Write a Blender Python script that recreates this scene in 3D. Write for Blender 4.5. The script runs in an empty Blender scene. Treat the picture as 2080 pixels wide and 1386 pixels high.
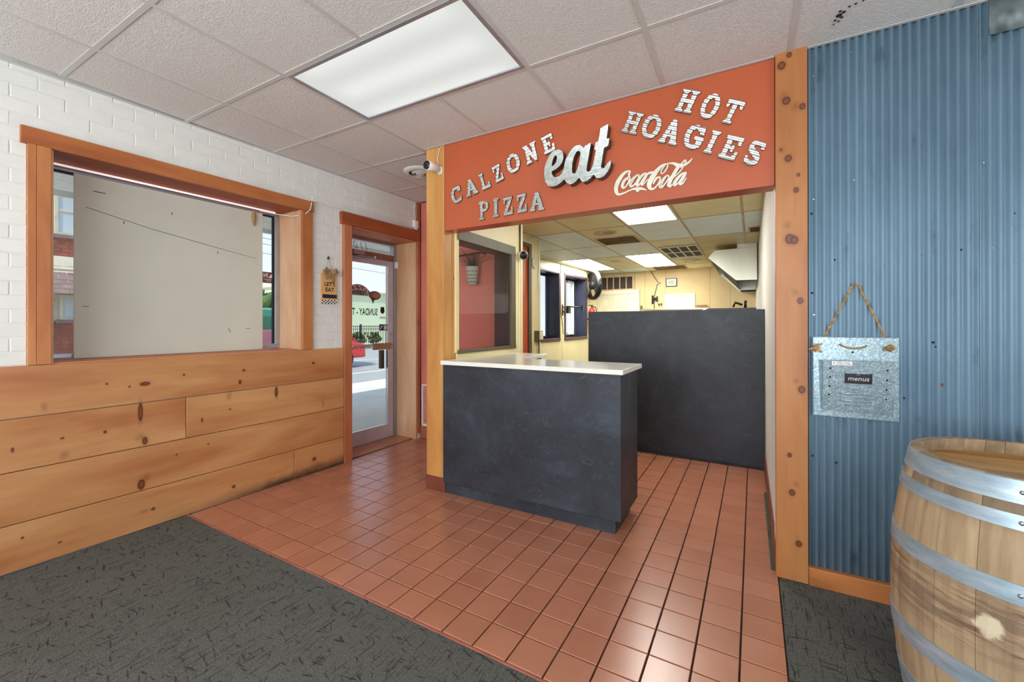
import bpy, bmesh, math, random
from mathutils import Vector, Matrix, geometry
from mathutils import noise as mnoise
random.seed(7)
PI = math.pi
SC = bpy.context.scene
COL = SC.collection
# ------------------------------------------------------------------ camera
cam = bpy.data.cameras.new('camera'); camo = bpy.data.objects.new('camera', cam); COL.objects.link(camo)
cam.sensor_width = 36; cam.lens = 36*859.3/2080; cam.shift_x = 10.334/2080; cam.shift_y = -35.66/2080
cam.clip_start = .05; cam.clip_end = 400
yw, pt, rl = .5279, -.0012, -.0013
f = Vector((-math.sin(yw)*math.cos(pt), math.cos(yw)*math.cos(pt), -math.sin(pt)))
rt = Vector((math.cos(yw), math.sin(yw), 0)); up = rt.cross(f)
rt2 = math.cos(rl)*rt + math.sin(rl)*up; up2 = -math.sin(rl)*rt + math.cos(rl)*up
m = Matrix((rt2, up2, -f)).transposed().to_4x4(); m.translation = Vector((0, 0, 1.3058))
camo.matrix_world = m; SC.camera = camo
# ------------------------------------------------------------------ world, sun, daylight, exposure
SC.view_settings.view_transform = 'Standard'; SC.view_settings.look = 'None'
SC.view_settings.gamma = 1; SC.view_settings.exposure = 0.0; SC.view_settings.use_curve_mapping = False
wd = bpy.data.worlds.new('sky'); SC.world = wd; wd.use_nodes = True
nt = wd.node_tree; bg = nt.nodes['Background']
tc = nt.nodes.new('ShaderNodeTexCoord'); sx = nt.nodes.new('ShaderNodeSeparateXYZ'); rp = nt.nodes.new('ShaderNodeValToRGB')
nt.links.new(tc.outputs['Generated'], sx.inputs[0]); nt.links.new(sx.outputs[2], rp.inputs[0]); nt.links.new(rp.outputs[0], bg.inputs[0])
rp.color_ramp.elements[0].position = .0; rp.color_ramp.elements[0].color = (.78, .82, .88, 1)
rp.color_ramp.elements[1].position = .55; rp.color_ramp.elements[1].color = (.36, .52, .82, 1)
bg.inputs[1].default_value = 1.45
def light(name, kind, loc, rot, energy, color, size=None, size_y=None):
    l = bpy.data.lights.new(name, kind); l.energy = energy; l.color = color
    if kind == 'AREA':
        l.shape = 'RECTANGLE'; l.size = size; l.size_y = size_y
    o = bpy.data.objects.new(name, l); COL.objects.link(o); o.location = loc; o.rotation_euler = rot
    return o
s = light('sun', 'SUN', (0, 0, 12), Vector((-.17, .72, -.67)).to_track_quat('-Z', 'Y').to_euler(), 4.8, (1, .95, .88)); s.data.angle = .03
# lamps added for daylight at the two unseen shop windows, tilted up to brighten ceiling
light('window_daylight', 'AREA', (-.9, -2.56, 1.55), (math.radians(118), 0, 0), 215, (.90, .95, 1), 3.6, 1.7)
light('window_daylight', 'AREA', (2.96, .2, 1.6), (math.radians(112), 0, math.radians(90)), 55, (.88, .94, 1), 2.6, 1.6)
# ------------------------------------------------------------------ frames
WF = Matrix.Identity(4)
LWF = Matrix.Translation((-3.4132, 0, 0)) @ Matrix.Rotation(PI/2-.027, 4, 'Z')   # x along the street wall, y outwards
FWF = Matrix.Translation((0, 2.6105, 0)) @ Matrix.Rotation(.0093, 4, 'Z')         # x along the sign wall, y away
CH = 2.6946; KZ = 2.5
# ------------------------------------------------------------------ materials
def hx(r, g, b):
    def c(v):
        v /= 255
        return v/12.92 if v <= .04045 else ((v+.055)/1.055)**2.4
    return (c(r), c(g), c(b), 1)
class NT:
    def __init__(s, name):
        s.m = bpy.data.materials.new(name); s.m.use_nodes = True; s.t = s.m.node_tree; s.b = s.t.nodes['Principled BSDF']
        s.tc = None
    def n(s, kind, **kw):
        x = s.t.nodes.new('ShaderNode'+kind)
        for k, v in kw.items(): setattr(x, k, v)
        return x
    def l(s, a, b): s.t.links.new(a, b)
    def inp(s, node, key, v):
        if hasattr(v, 'is_linked') or hasattr(v, 'links'): s.l(v, node.inputs[key])
        else: node.inputs[key].default_value = v
    def coord(s, scale=(1, 1, 1), rand=True, rot=(0, 0, 0)):
        if s.tc is None:
            s.tc = s.n('TexCoord').outputs['Object']
            s.oi = s.n('ObjectInfo')
        src = s.tc
        if rand:
            mm = s.n('Math', operation='MULTIPLY'); s.l(s.oi.outputs['Random'], mm.inputs[0]); mm.inputs[1].default_value = 37.3
            cb = s.n('CombineXYZ'); s.l(mm.outputs[0], cb.inputs[0]); s.l(mm.outputs[0], cb.inputs[1]); s.l(mm.outputs[0], cb.inputs[2])
            va = s.n('VectorMath', operation='ADD'); s.l(src, va.inputs[0]); s.l(cb.outputs[0], va.inputs[1]); src = va.outputs[0]
        mp = s.n('Mapping'); s.l(src, mp.inputs[0]); mp.inputs['Scale'].default_value = scale; mp.inputs['Rotation'].default_value = rot
        return mp.outputs[0]
    def coordr(s, rot, scale):
        if s.tc is None: s.coord()
        m1 = s.n('Mapping'); s.l(s.tc, m1.inputs[0]); m1.inputs['Rotation'].default_value = (0, 0, rot)
        m2 = s.n('Mapping'); s.l(m1.outputs[0], m2.inputs[0]); m2.inputs['Scale'].default_value = scale; return m2.outputs[0]
    def noise(s, scale, detail=3, rough=.5, vec=None, dist=0):
        x = s.n('TexNoise'); x.inputs['Scale'].default_value = scale; x.inputs['Detail'].default_value = detail
        x.inputs['Roughness'].default_value = rough; x.inputs['Distortion'].default_value = dist
        s.l(vec if vec else s.coord(), x.inputs['Vector']); return x.outputs[0]
    def vor(s, scale, vec=None, out='Distance', rnd=1):
        x = s.n('TexVoronoi'); x.inputs['Scale'].default_value = scale; x.inputs['Randomness'].default_value = rnd
        s.l(vec if vec else s.coord(), x.inputs['Vector']); return x.outputs[out]
    def ramp(s, fac, stops, interp='LINEAR'):
        x = s.n('ValToRGB'); e = x.color_ramp.elements; x.color_ramp.interpolation = interp
        while len(e) < len(stops): e.new(.5)
        for i, (p, c) in enumerate(stops):
            e[i].position = p; e[i].color = c if isinstance(c, tuple) else (c, c, c, 1)
        s.l(fac, x.inputs[0]); return x.outputs[0]
    def mix(s, fac, a, b, mode='MIX'):
        x = s.n('MixRGB', blend_type=mode); s.inp(x, 0, fac)
        s.inp(x, 1, a); s.inp(x, 2, b); return x.outputs[0]
    def math(s, op, a, b=0.0, c=None):
        x = s.n('Math', operation=op); s.inp(x, 0, a); s.inp(x, 1, b)
        if c is not None: s.inp(x, 2, c)
        return x.outputs[0]
    def sep(s, vec):
        x = s.n('SeparateXYZ'); s.l(vec, x.inputs[0]); return x.outputs
    def bump(s, h, strength=.3, dist=.002):
        x = s.n('Bump'); x.inputs['Strength'].default_value = strength; x.inputs['Distance'].default_value = dist
        s.l(h, x.inputs['Height']); s.l(x.outputs[0], s.b.inputs['Normal'])
    def col(s, c): s.inp(s.b, 'Base Color', c)
    def set(s, **kw):
        for k, v in kw.items(): s.inp(s.b, {'rough': 'Roughness', 'metal': 'Metallic', 'spec': 'Specular IOR Level', 'coat': 'Coat Weight', 'emc': 'Emission Color', 'ems': 'Emission Strength'}[k], v)
        return s.m
MT = {}
def plain(name, c, rough=.5, metal=0, var=.06, scale=6, bump=0, spec=.5):
    x = NT(name); n = x.noise(scale, 4)
    lo = tuple(v*(1-var*2) for v in c[:3])+(1,); hi = tuple(min(1, v*(1+var)) for v in c[:3])+(1,)
    x.col(x.ramp(n, [(.3, lo), (.7, hi)]))
    if bump: x.bump(x.noise(scale*25, 3), bump, .002)
    MT[name] = x.set(rough=rough, metal=metal, spec=spec); return x
def wood(name, axis, light_, mid, dark, rough=.42, knots=1.0, grain=1.0, kscale=1.0, spec=.4, marks=None, plane=None, soot=False):
    x = NT(name)
    def sc(a, c):
        v = [c, c, c]; v[axis] = a; return tuple(v)
    big = x.noise(1.0, 3, .6, x.coord(sc(.9, 4.0)), .4)
    fine = x.noise(1.0, 5, .6, x.coord(sc(3.0, 60)), .3)
    ring = x.noise(1.0, 4, .6, x.coord(sc(1.2, 22)), 2.2)
    base = x.ramp(big, [(.30, dark), (.50, mid), (.72, light_)])
    g = x.ramp(x.math('ADD', x.math('MULTIPLY', fine, .5), x.math('MULTIPLY', ring, .5)), [(.36, .84), (.58, 1.03)])
    c = x.mix(.7*grain, base, g, 'MULTIPLY')
    # knots: dark cores with warm halos, only in a share of the cells
    kv = x.coord(sc(1.6*kscale, 4.4*kscale))
    d = x.vor(1.0, kv); cc = x.sep(x.vor(1.0, kv, 'Color'))
    sel = x.ramp(cc[0], [(.50, 0.), (.54, 1.)])
    wob = x.math('ADD', d, x.math('MULTIPLY', x.math('SUBTRACT', x.noise(1, 3, .6, x.coord(sc(20, 30))), .5), .16))
    halo = x.math('MULTIPLY', x.ramp(wob, [(.05, 1.), (.34, 0.)], 'EASE'), sel)
    core = x.math('MULTIPLY', x.ramp(wob, [(.045, 1.), (.085, 0.)]), sel)
    c = x.mix(x.math('MULTIPLY', halo, .55*knots), c, tuple(v*.42 for v in dark[:3])+(1,))
    c = x.mix(x.math('MULTIPLY', core, .9*knots), c, hx(70, 32, 18))
    kv2 = x.coord(sc(5.5*kscale, 8*kscale)); d2 = x.vor(1.0, kv2); s2 = x.ramp(x.sep(x.vor(1.0, kv2, 'Color'))[1], [(.68, 0.), (.7, 1.)])
    c = x.mix(x.math('MULTIPLY', x.math('MULTIPLY', x.ramp(d2, [(.03, 1.), (.10, 0.)]), s2), .8*knots), c, hx(85, 42, 22))
    if marks:
        # knots and smoky figure where the boards have them (wall coordinates)
        tcw = x.n('TexCoord'); x.wall_tc = tcw; P = tcw.outputs['Object']
        wobv = x.n('VectorMath', operation='ADD'); nz = x.n('TexNoise'); nz.inputs['Scale'].default_value = 14; x.l(P, nz.inputs['Vector'])
        sb = x.n('VectorMath', operation='SUBTRACT'); x.l(nz.outputs['Color'], sb.inputs[0]); sb.inputs[1].default_value = (.5, .5, .5)
        sc_ = x.n('VectorMath', operation='SCALE'); x.l(sb.outputs[0], sc_.inputs[0]); sc_.inputs['Scale'].default_value = .03
        x.l(P, wobv.inputs[0]); x.l(sc_.outputs[0], wobv.inputs[1])
        for k, (u, v, ru, rv, kind) in enumerate(sorted(marks, key=lambda q: -q[4])):
            s1 = x.n('VectorMath', operation='SUBTRACT'); x.l(wobv.outputs[0] if kind == 2 else P, s1.inputs[0]); s1.inputs[1].default_value = (u, 0, v)
            s2 = x.n('VectorMath', operation='MULTIPLY'); x.l(s1.outputs[0], s2.inputs[0]); s2.inputs[1].default_value = (1/max(ru, .004), 0, 1/max(rv, .004))
            s3 = x.n('VectorMath', operation='LENGTH'); x.l(s2.outputs[0], s3.inputs[0])
            if kind == 2: c = x.mix(x.ramp(s3.outputs['Value'], [(.0, .42), (1., 0.)], 'EASE'), c, hx(112, 62, 34))
            else:
                c = x.mix(x.ramp(x.math('MULTIPLY', s3.outputs['Value'], .5), [(.3, .4), (.95, 0.)], 'EASE'), c, hx(120, 66, 36))
                c = x.mix(x.ramp(s3.outputs['Value'], [(.55, .85), (.8, .95), (1., 0.)]), c, hx(66, 30, 20)); 
                c = x.mix(x.ramp(s3.outputs['Value'], [(.45, .8), (.75, 0.)]), c, hx(128, 72, 42))
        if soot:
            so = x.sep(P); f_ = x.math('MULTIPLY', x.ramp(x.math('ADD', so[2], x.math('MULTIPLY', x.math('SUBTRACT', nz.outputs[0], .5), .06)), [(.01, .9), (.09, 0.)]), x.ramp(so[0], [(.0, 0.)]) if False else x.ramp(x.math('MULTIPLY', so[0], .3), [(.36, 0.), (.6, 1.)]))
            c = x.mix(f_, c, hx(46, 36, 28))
    x.col(c); x.bump(fine, .08, .001)
    MT[name] = x.set(rough=rough, spec=spec); return x
PK=[(0.73,0.854,0.0242,0.0449,2),(1.172,0.926,0.028,0.0139,1),(0.989,0.948,0.0074,0.0065,1),(1.149,0.75,0.0128,0.0632,1),(1.172,0.561,0.0148,0.0255,1),(1.149,0.589,0.0462,0.0345,2),(0.808,0.565,0.033,0.0359,2),(0.981,0.66,0.0082,0.0098,1),(0.615,0.644,0.0063,0.0134,1),(0.8,0.664,0.0087,0.0061,1),(1.668,0.778,0.0311,0.0535,2),(1.674,0.677,0.0074,0.0067,1),(2.02,0.757,0.0134,0.044,1),(2.445,0.601,0.0218,0.0648,2),(2.206,0.678,0.0114,0.0307,2),(1.492,0.632,0.0067,0.0153,1),(1.153,0.289,0.0202,0.0345,1),(1.181,0.326,0.0328,0.0464,2),(0.65,0.166,0.0065,0.0068,1),(1.214,0.111,0.0114,0.0094,1),(1.172,0.115,0.0374,0.0208,2),(0.79,0.081,0.0086,0.0051,1),(1.531,0.454,0.0057,0.0064,1),(1.342,0.429,0.0062,0.0061,1),(2.356,0.123,0.021,0.0175,1),(1.699,0.096,0.0139,0.0121,1),(1.77,0.956,0.0118,0.0096,1),(1.384,0.962,0.0084,0.0074,1),(1.744,0.87,0.0116,0.0164,1),(2.348,0.965,0.0139,0.0111,1),(1.095,0.918,0.0071,0.0057,1)]
RK=[(0.146,2.445,0.0188,0.0226,1),(0.138,2.469,0.0335,0.0403,2),(0.214,2.399,0.0142,0.0173,1),(0.189,2.406,0.0327,0.0399,2),(0.126,2.631,0.019,0.0227,1),(0.159,2.676,0.0125,0.0151,1),(0.154,2.149,0.0167,0.0201,1),(0.128,2.196,0.0253,0.0303,2),(0.122,2.2,0.0064,0.0076,1),(0.187,1.982,0.0123,0.0149,1),(0.196,2.058,0.0082,0.0099,1),(0.16,1.737,0.0228,0.0276,1),(0.151,1.811,0.0292,0.0352,2),(0.179,1.729,0.0186,0.0225,1),(0.203,1.421,0.0143,0.0174,1),(0.184,1.462,0.0287,0.0349,2),(0.208,0.973,0.0163,0.0198,1),(0.187,1.014,0.0246,0.0299,2),(0.167,0.447,0.0145,0.0175,1),(0.186,0.491,0.0205,0.0249,2),(0.195,0.194,0.0143,0.0174,1),(0.157,0.636,0.0104,0.0125,1)]
for ax, nm in ((0, 'x'), (2, 'z')):
    wood('pine_'+nm, ax, hx(206, 154, 102), hx(190, 132, 84), hx(170, 104, 62), .36, .35, .7, .8, marks=PK if nm == 'x' else None, soot=True)
wood('cedar_x', 0, hx(202, 134, 78), hx(184, 112, 62), hx(160, 88, 46), .4, .8, .8)
wood('cedar_z', 2, hx(206, 142, 86), hx(188, 118, 68), hx(164, 94, 52), .4, .8, .8)
wood('redwood_x', 0, hx(180, 100, 62), hx(160, 82, 50), hx(138, 68, 42), .5, .5, 1, 1, .15)
wood('redwood_z', 2, hx(200, 130, 90), hx(182, 110, 74), hx(160, 90, 58), .4, .5)
wood('post_pine_z', 2, hx(216, 162, 96), hx(202, 144, 80), hx(182, 120, 62), .4, .9, .9)
wood('post_rustic_z', 2, hx(190, 130, 78), hx(174, 112, 64), hx(154, 92, 50), .4, .0, .7, 1.15, marks=RK)
wood('plywood_z', 2, hx(226, 186, 150), hx(214, 168, 130), hx(196, 146, 106), .3, 0.0, .8)
wood('plywood_x', 0, hx(214, 150, 110), hx(200, 132, 92), hx(182, 112, 76), .45, 0.0, .8, 1, .15)
plain('brick_paint', hx(226, 224, 218), .5, 0, .02, 9, .15)
plain('mortar_paint', hx(224, 222, 216), .6, 0, .04, 9, .25)
plain('plaster_white', hx(228, 226, 220), .6, 0, .03, 3)
plain('red_beam', hx(182, 88, 54), .33, 0, .04, 2, .04)
plain('red_wall', hx(216, 122, 108), .4, 0, .06, 1.6, .03)
plain('plinth_brown', hx(122, 66, 50), .4, 0, .12, 6)
plain('orange_door', hx(190, 88, 52), .4)
plain('maroon', hx(84, 58, 60), .4)
plain('dark_metal_frame', hx(96, 88, 66), .5, 0)
plain('aluminium', hx(176, 180, 190), .32, .75, .05)
plain('aluminium_mauve', hx(200, 190, 200), .4, .2, .06)
plain('bronze_bar', hx(148, 104, 96), .4, .4)
plain('chrome', hx(210, 214, 220), .18, 1, .02)
plain('steel_dark', hx(60, 60, 64), .35, .6)
plain('white_plastic', hx(232, 230, 224), .35, 0, .02)
plain('cream_paint', hx(236, 230, 196), .4, 0, .03)
plain('black_plastic', hx(26, 26, 28), .3, 0, .05)
plain('gasket_black', hx(14, 14, 16), .6)
plain('quartz', hx(238, 238, 226), .16, 0, .012, 30)
plain('panel_board', hx(206, 204, 190), .32, 0, .035, 1.5)
plain('sill_white', hx(235, 225, 215), .35)
plain('tbar', hx(205, 202, 198), .4, .1, .03)
plain('tbar_kitchen', hx(196, 178, 132), .5, .1, .1)
plain('rope', hx(190, 150, 100), .9, 0, .25, 80, .6)
plain('burlap', hx(176, 138, 96), .9, 0, .2, 90, .6)
plain('sign_board', hx(222, 172, 110), .6, 0, .05, 12)
plain('navy', hx(34, 38, 56), .6)
plain('cream_metal', hx(226, 222, 204), .35, .15, .05, 20)
plain('kitchen_wall', hx(234, 220, 168), .42, 0, .06, 1.3)
plain('kitchen_back', hx(224, 198, 146), .42, 0, .10, 1.1)
plain('kitchen_groove', hx(170, 150, 100), .7)
plain('kitchen_door_paint', hx(232, 226, 198), .4)
plain('blue_black', hx(58, 62, 84), .35, 0, .15, 5)
plain('terracotta_base', hx(172, 100, 84), .4, 0, .12, 6)
plain('grout', hx(66, 50, 42), .85, 0, .25, 14, .4)
plain('grime_green', hx(70, 78, 62), .6, 0, .2, 8)
plain('extinguisher_red', hx(205, 40, 40), .3)
plain('paper', hx(236, 232, 218), .7, 0, .02)
plain('paper_tan', hx(214, 190, 150), .7, 0, .15, 60)
plain('whiteboard', hx(236, 236, 226), .25, 0, .015)
plain('cable_white', hx(230, 222, 214), .4)
plain('cable_black', hx(30, 28, 26), .5)
plain('vent_dark', hx(58, 44, 34), .7, 0, .2)
plain('vent_tan', hx(206, 178, 134), .5, 0, .15, 8)
plain('lettering_black', hx(36, 34, 38), .5)
plain('lettering_brown', hx(120, 84, 80), .5)
plain('lettering_grey', hx(150, 150, 152), .5)
plain('decal_navy', hx(44, 52, 96), .4)
plain('wood_brown', hx(168, 122, 92), .45)
plain('leaf_dry', hx(96, 96, 74), .7, 0, .25, 30)
plain('pot_white', hx(205, 196, 186), .5)
plain('label_white', hx(240, 238, 234), .5, 0, .01)
plain('label_red', hx(200, 50, 60), .5)
plain('chalk_blue', hx(80, 130, 230), .8)
plain('chalk_white', hx(220, 214, 220), .8)
plain('screw_rust', hx(110, 70, 48), .6, .4)
plain('screw_zinc', hx(180, 190, 200), .3, .8)
plain('hole_dark', hx(24, 26, 30), .9)
plain('patch_metal', hx(112, 122, 124), .5, .4, .25, 10)
# outside
plain('asphalt', hx(168, 170, 166), .9, 0, .06, 3, .3)
plain('road_paint', hx(232, 226, 206), .8)
plain('sidewalk', hx(226, 222, 210), .9, 0, .05, 2, .2)
plain('mint_wall', hx(208, 222, 186), .8, 0, .04, .3)
plain('fence_black', hx(38, 40, 42), .5)
plain('car_red', hx(214, 60, 62), .2)
plain('tyre', hx(30, 30, 32), .8)
plain('car_glass', hx(60, 72, 80), .1)
plain('awning_green', hx(70, 150, 110), .7)
plain('foliage', hx(84, 118, 60), .9, 0, .3, 20, .8)
plain('brick_red', hx(164, 92, 72), .85, 0, .22, 3, .3)
plain('brick_mortar', hx(206, 190, 172), .9)
plain('shingle', hx(150, 124, 118), .85, 0, .16, 4, .4)
plain('frame_tan', hx(206, 196, 172), .6)
plain('soffit', hx(226, 226, 222), .6)
plain('winglass', hx(196, 206, 208), .2, 0, .1, 1)
def special():
    x = NT('floor_tile')                                  # quarry tile: body colour varies from tile to tile
    r = x.ramp(x.noise(3.2, 3), [(.3, hx(178, 114, 86)), (.55, hx(186, 122, 94)), (.8, hx(194, 131, 104))])
    x.coord(); rr = x.ramp(x.oi.outputs['Random'], [(0., .95), (1., 1.04)])
    c = x.mix(1., r, rr, 'MULTIPLY')
    sp = x.noise(60, 3, .6); c = x.mix(x.ramp(sp, [(.68, 0.), (.78, .35)]), c, hx(214, 180, 160))
    x.col(c); x.bump(x.noise(18, 4), .10, .002)
    MT['floor_tile'] = x.set(rough=.28, spec=1.0)
    x = NT('carpet')                                      # low loop pile: fine ribs, random dark dashes in two directions
    v = x.coord((1, 1, 1), False)
    w = x.noise(1, 3, .75, x.coord((420, 150, 1), False)); c = x.ramp(w, [(.32, hx(62, 61, 57)), (.5, hx(104, 103, 96)), (.70, hx(150, 149, 141))])
    big = x.noise(1.1, 3, .5, v); c = x.mix(x.ramp(big, [(.35, 0.), (.7, .25)]), c, hx(128, 130, 126))
    for rot, sc, lo, hi, am in ((.0, (120, 8, 1), .60, .67, .6), (.02, (240, 18, 1), .58, .68, .42), (.30, (10, 62, 1), .64, .70, .62), (-.22, (12, 56, 1), .645, .70, .62), (.75, (13, 66, 1), .66, .71, .5)):
        dn = x.noise(1, 1.5, .5, x.coordr(rot, sc))
        c = x.mix(x.math('MULTIPLY', x.ramp(dn, [(lo, 0.), (hi, 1.)]), am), c, hx(40, 40, 39))
    x.col(c); x.bump(x.math('ADD', w, x.noise(500, 2, .6, v)), .9, .004); MT['carpet'] = x.set(rough=1., spec=.1)
    x = NT('ceiling_tile')
    n = x.noise(170, 3, .65); n2 = x.noise(60, 2)
    c = x.ramp(n, [(.3, hx(204, 199, 194)), (.62, hx(234, 229, 224))]); x.col(c)
    x.bump(x.math('ADD', n, x.math('MULTIPLY', n2, .6)), .75, .006); MT['ceiling_tile'] = x.set(rough=.8, spec=.25)
    for nm, a, b in (('ktile_yellow', hx(222, 212, 160), hx(236, 228, 180)), ('ktile_white', hx(226, 242, 240), hx(238, 250, 250)), ('ktile_stained', hx(200, 176, 120), hx(226, 212, 158))):
        x = NT(nm); x.col(x.ramp(x.noise(3, 3), [(.3, a), (.7, b)])); MT[nm] = x.set(rough=.45, spec=.4)
    for nm, tint in (('chalkboard', 0), ('chalkboard_wall', 1)):
        x = NT(nm)                                        # trowelled dark plaster with pale swirls
        cl = x.noise(2.6, 5, .62, None, .6)
        c = x.ramp(cl, [(.28, hx(34, 36, 42)), (.55, hx(50, 55, 64)), (.80, hx(74, 84, 96))] if not tint else [(.28, hx(38, 40, 45)), (.55, hx(50, 54, 61)), (.80, hx(66, 73, 82))])
        st = x.noise(1, 5, .7, x.coord((9, 9, 13), True, (.4, .5, .3)), 3.0)
        c = x.mix(x.ramp(st, [(.56, 0.), (.76, .30)]), c, hx(104, 116, 130))
        st2 = x.noise(1, 3, .7, x.coord((26, 26, 15), True, (.2, .9, .3)), 2.0)
        c = x.mix(x.ramp(st2, [(.66, 0.), (.80, .20 if not tint else .08)]), c, hx(160, 172, 184))
        x.col(c); x.bump(x.math('ADD', cl, st), .25, .004); MT[nm] = x.set(rough=.46, spec=.4)
    x = NT('corrugated_blue')
    n = x.noise(1, 4, .6, x.coord((3, 3, .8), False)); c = x.ramp(n, [(.3, hx(104, 130, 148)), (.6, hx(124, 152, 170)), (.8, hx(140, 168, 184))])
    sm = x.noise(1, 4, .65, x.coord((9, 9, 3.5), False)); c = x.mix(x.ramp(sm, [(.60, 0.), (.74, .55)]), c, hx(60, 76, 88))
    v = x.coord((1, 1, 1), False); zz = x.sep(v)
    ru = x.noise(1, 4, .7, x.coord((26, 4, 2.2), False)); c = x.mix(x.math('MULTIPLY', x.ramp(ru, [(.68, 0.), (.76, 1.)]), .35), c, hx(150, 112, 82))
    fl = x.noise(1, 3, .6, x.coord((120, 120, 50), False)); c = x.mix(x.ramp(fl, [(.70, 0.), (.74, .6)]), c, hx(58, 70, 80))
    x.col(c); MT['corrugated_blue'] = x.set(rough=x.ramp(n, [(.3, .50), (.7, .64)]), metal=.2)
    x = NT('galvanised')
    v = x.sep(x.vor(170, x.coord(), 'Color'))
    c = x.ramp(v[0], [(0., hx(134, 154, 162)), (.6, hx(154, 174, 182)), (1., hx(186, 206, 212))]); sp = x.noise(70, 3, .6); c = x.mix(x.ramp(sp, [(.62, 0.), (.72, .5)]), c, hx(214, 230, 234))
    x.col(c); x.bump(x.noise(60, 3), .35, .002); MT['galvanised'] = x.set(rough=.36, metal=.65)
    x = NT('letter_tin'); n = x.noise(40, 3)
    x.col(x.ramp(n, [(.3, hx(196, 208, 204)), (.7, hx(238, 244, 240))])); MT['letter_tin'] = x.set(rough=.26, metal=.72)
    plain('letter_side', hx(96, 84, 70), .5, .5)
    x = NT('stave_oak')
    v = x.coord((1, 1, 1), False); zs = x.sep(v)[2]
    gr = x.noise(1, 5, .6, x.coord((30, 30, 2), True)); c = x.ramp(gr, [(.3, hx(158, 132, 102)), (.6, hx(184, 158, 124)), (.8, hx(196, 172, 140))])
    x.coord(); c = x.mix(1., c, x.ramp(x.oi.outputs['Random'], [(0., .90), (1., 1.05)]), 'MULTIPLY')
    band = x.math('MULTIPLY', x.ramp(zs, [(.39, 0.), (.45, 1.)]), x.ramp(zs, [(.55, 1.), (.60, 0.)]))
    ww = x.noise(1, 5, .7, x.coord((5, 5, 42), False), .8)
    c = x.mix(x.math('MULTIPLY', band, x.ramp(ww, [(.40, 0.), (.56, .65)])), c, hx(104, 84, 72))
    w3 = x.noise(1, 4, .7, x.coord((4, 4, 60), False), .8)
    c = x.mix(x.math('MULTIPLY', band, x.ramp(w3, [(.56, 0.), (.64, .8)])), c, hx(112, 58, 46))
    s1 = x.n('VectorMath', operation='SUBTRACT'); x.l(v, s1.inputs[0]); s1.inputs[1].default_value = (-.187, -.265, .497)
    s3 = x.n('VectorMath', operation='LENGTH'); x.l(s1.outputs[0], s3.inputs[0]); pn = x.math('ADD', s3.outputs['Value'], x.math('MULTIPLY', x.math('SUBTRACT', x.noise(40, 3, .6, v), .5), .05))
    c = x.mix(x.ramp(pn, [(.022, .9), (.034, 0.)]), c, hx(222, 206, 176))
    dk = x.math('MULTIPLY', x.ramp(zs, [(.74, 0.), (.80, 1.)]), x.ramp(x.noise(9, 4), [(.35, 0.), (.6, .6)])); c = x.mix(dk, c, hx(92, 78, 66))
    x.col(c); x.bump(gr, .2, .001); MT['stave_oak'] = x.set(rough=.6, spec=.3)
    wood('head_oak', 0, hx(208, 160, 92), hx(188, 138, 72), hx(160, 110, 56), .5, 0.0, 1.0)
    x = NT('hoop_steel'); n = x.noise(1, 4, .6, x.coord((8, 8, 40), False)); c = x.ramp(n, [(.3, hx(142, 164, 180)), (.6, hx(176, 194, 206)), (.8, hx(210, 220, 226))])
    rr = x.noise(1, 4, .6, x.coord((10, 10, 60), False), 1); c = x.mix(x.ramp(rr, [(.62, 0.), (.7, .4)]), c, hx(150, 140, 96)); x.col(c); MT['hoop_steel'] = x.set(rough=.4, metal=.45)
    x = NT('stainless'); n = x.noise(1, 3, .5, x.coord((3, 3, 1), False)); x.col(x.ramp(n, [(.3, hx(190, 190, 172)), (.7, hx(208, 208, 190))])); MT['stainless'] = x.set(rough=.3, metal=.9)
    def glass(nm, tint, gl, r=.02):
        x = NT(nm); t = x.t; out = t.nodes['Material Output']; t.nodes.remove(x.b)
        tr = x.n('BsdfTransparent'); tr.inputs[0].default_value = tint; g = x.n('BsdfGlossy'); g.inputs['Roughness'].default_value = r
        fr = x.n('LayerWeight'); fr.inputs[0].default_value = .5; mm = x.math('MULTIPLY', x.math('ADD', x.math('MULTIPLY', x.math('POWER', fr.outputs[1], 4.0), .6), .025), gl); mx = x.n('MixShader')
        x.l(mm, mx.inputs[0]); x.l(tr.outputs[0], mx.inputs[1]); x.l(g.outputs[0], mx.inputs[2]); x.l(mx.outputs[0], out.inputs[0]); MT[nm] = x.m
    glass('glass', (.96, .98, .97, 1), 1.0)
    glass('glass_decal', (.86, .88, .88, 1), .8, .3)
    def glow(nm, c, st, tex=None):
        x = NT(nm); x.b.inputs['Base Color'].default_value = c; x.inp(x.b, 'Emission Color', c); x.b.inputs['Emission Strength'].default_value = st
        MT[nm] = x.set(rough=.4); return x
    x = glow('diffuser', (.9, .92, .89, 1), .9)
    # three tubes behind a prismatic lens: softly brighter rows along the fitting
    v = x.coord((1, 1, 1), False); sy = x.sep(v)
    w = x.math('MULTIPLY', x.math('COSINE', x.math('MULTIPLY', sy[1], 2*PI/.27)), .5); w = x.math('ADD', w, .5)
    endf = x.ramp(x.math('ABSOLUTE', sy[0]), [(.40, 1.), (.60, 0.)], 'EASE')
    k = x.math('ADD', .74, x.math('MULTIPLY', x.math('MULTIPLY', w, endf), .14))
    x.inp(x.b, 'Emission Strength', k); x.b.inputs['Base Color'].default_value = (.02, .02, .02, 1)
    glow('diffuser_kitchen', (1, .98, .91, 1), 22.0)
    glow('led_glow', (1, .86, .86, 1), .55)
    glow('screen_green', hx(150, 170, 130), .35)
special()
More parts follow.
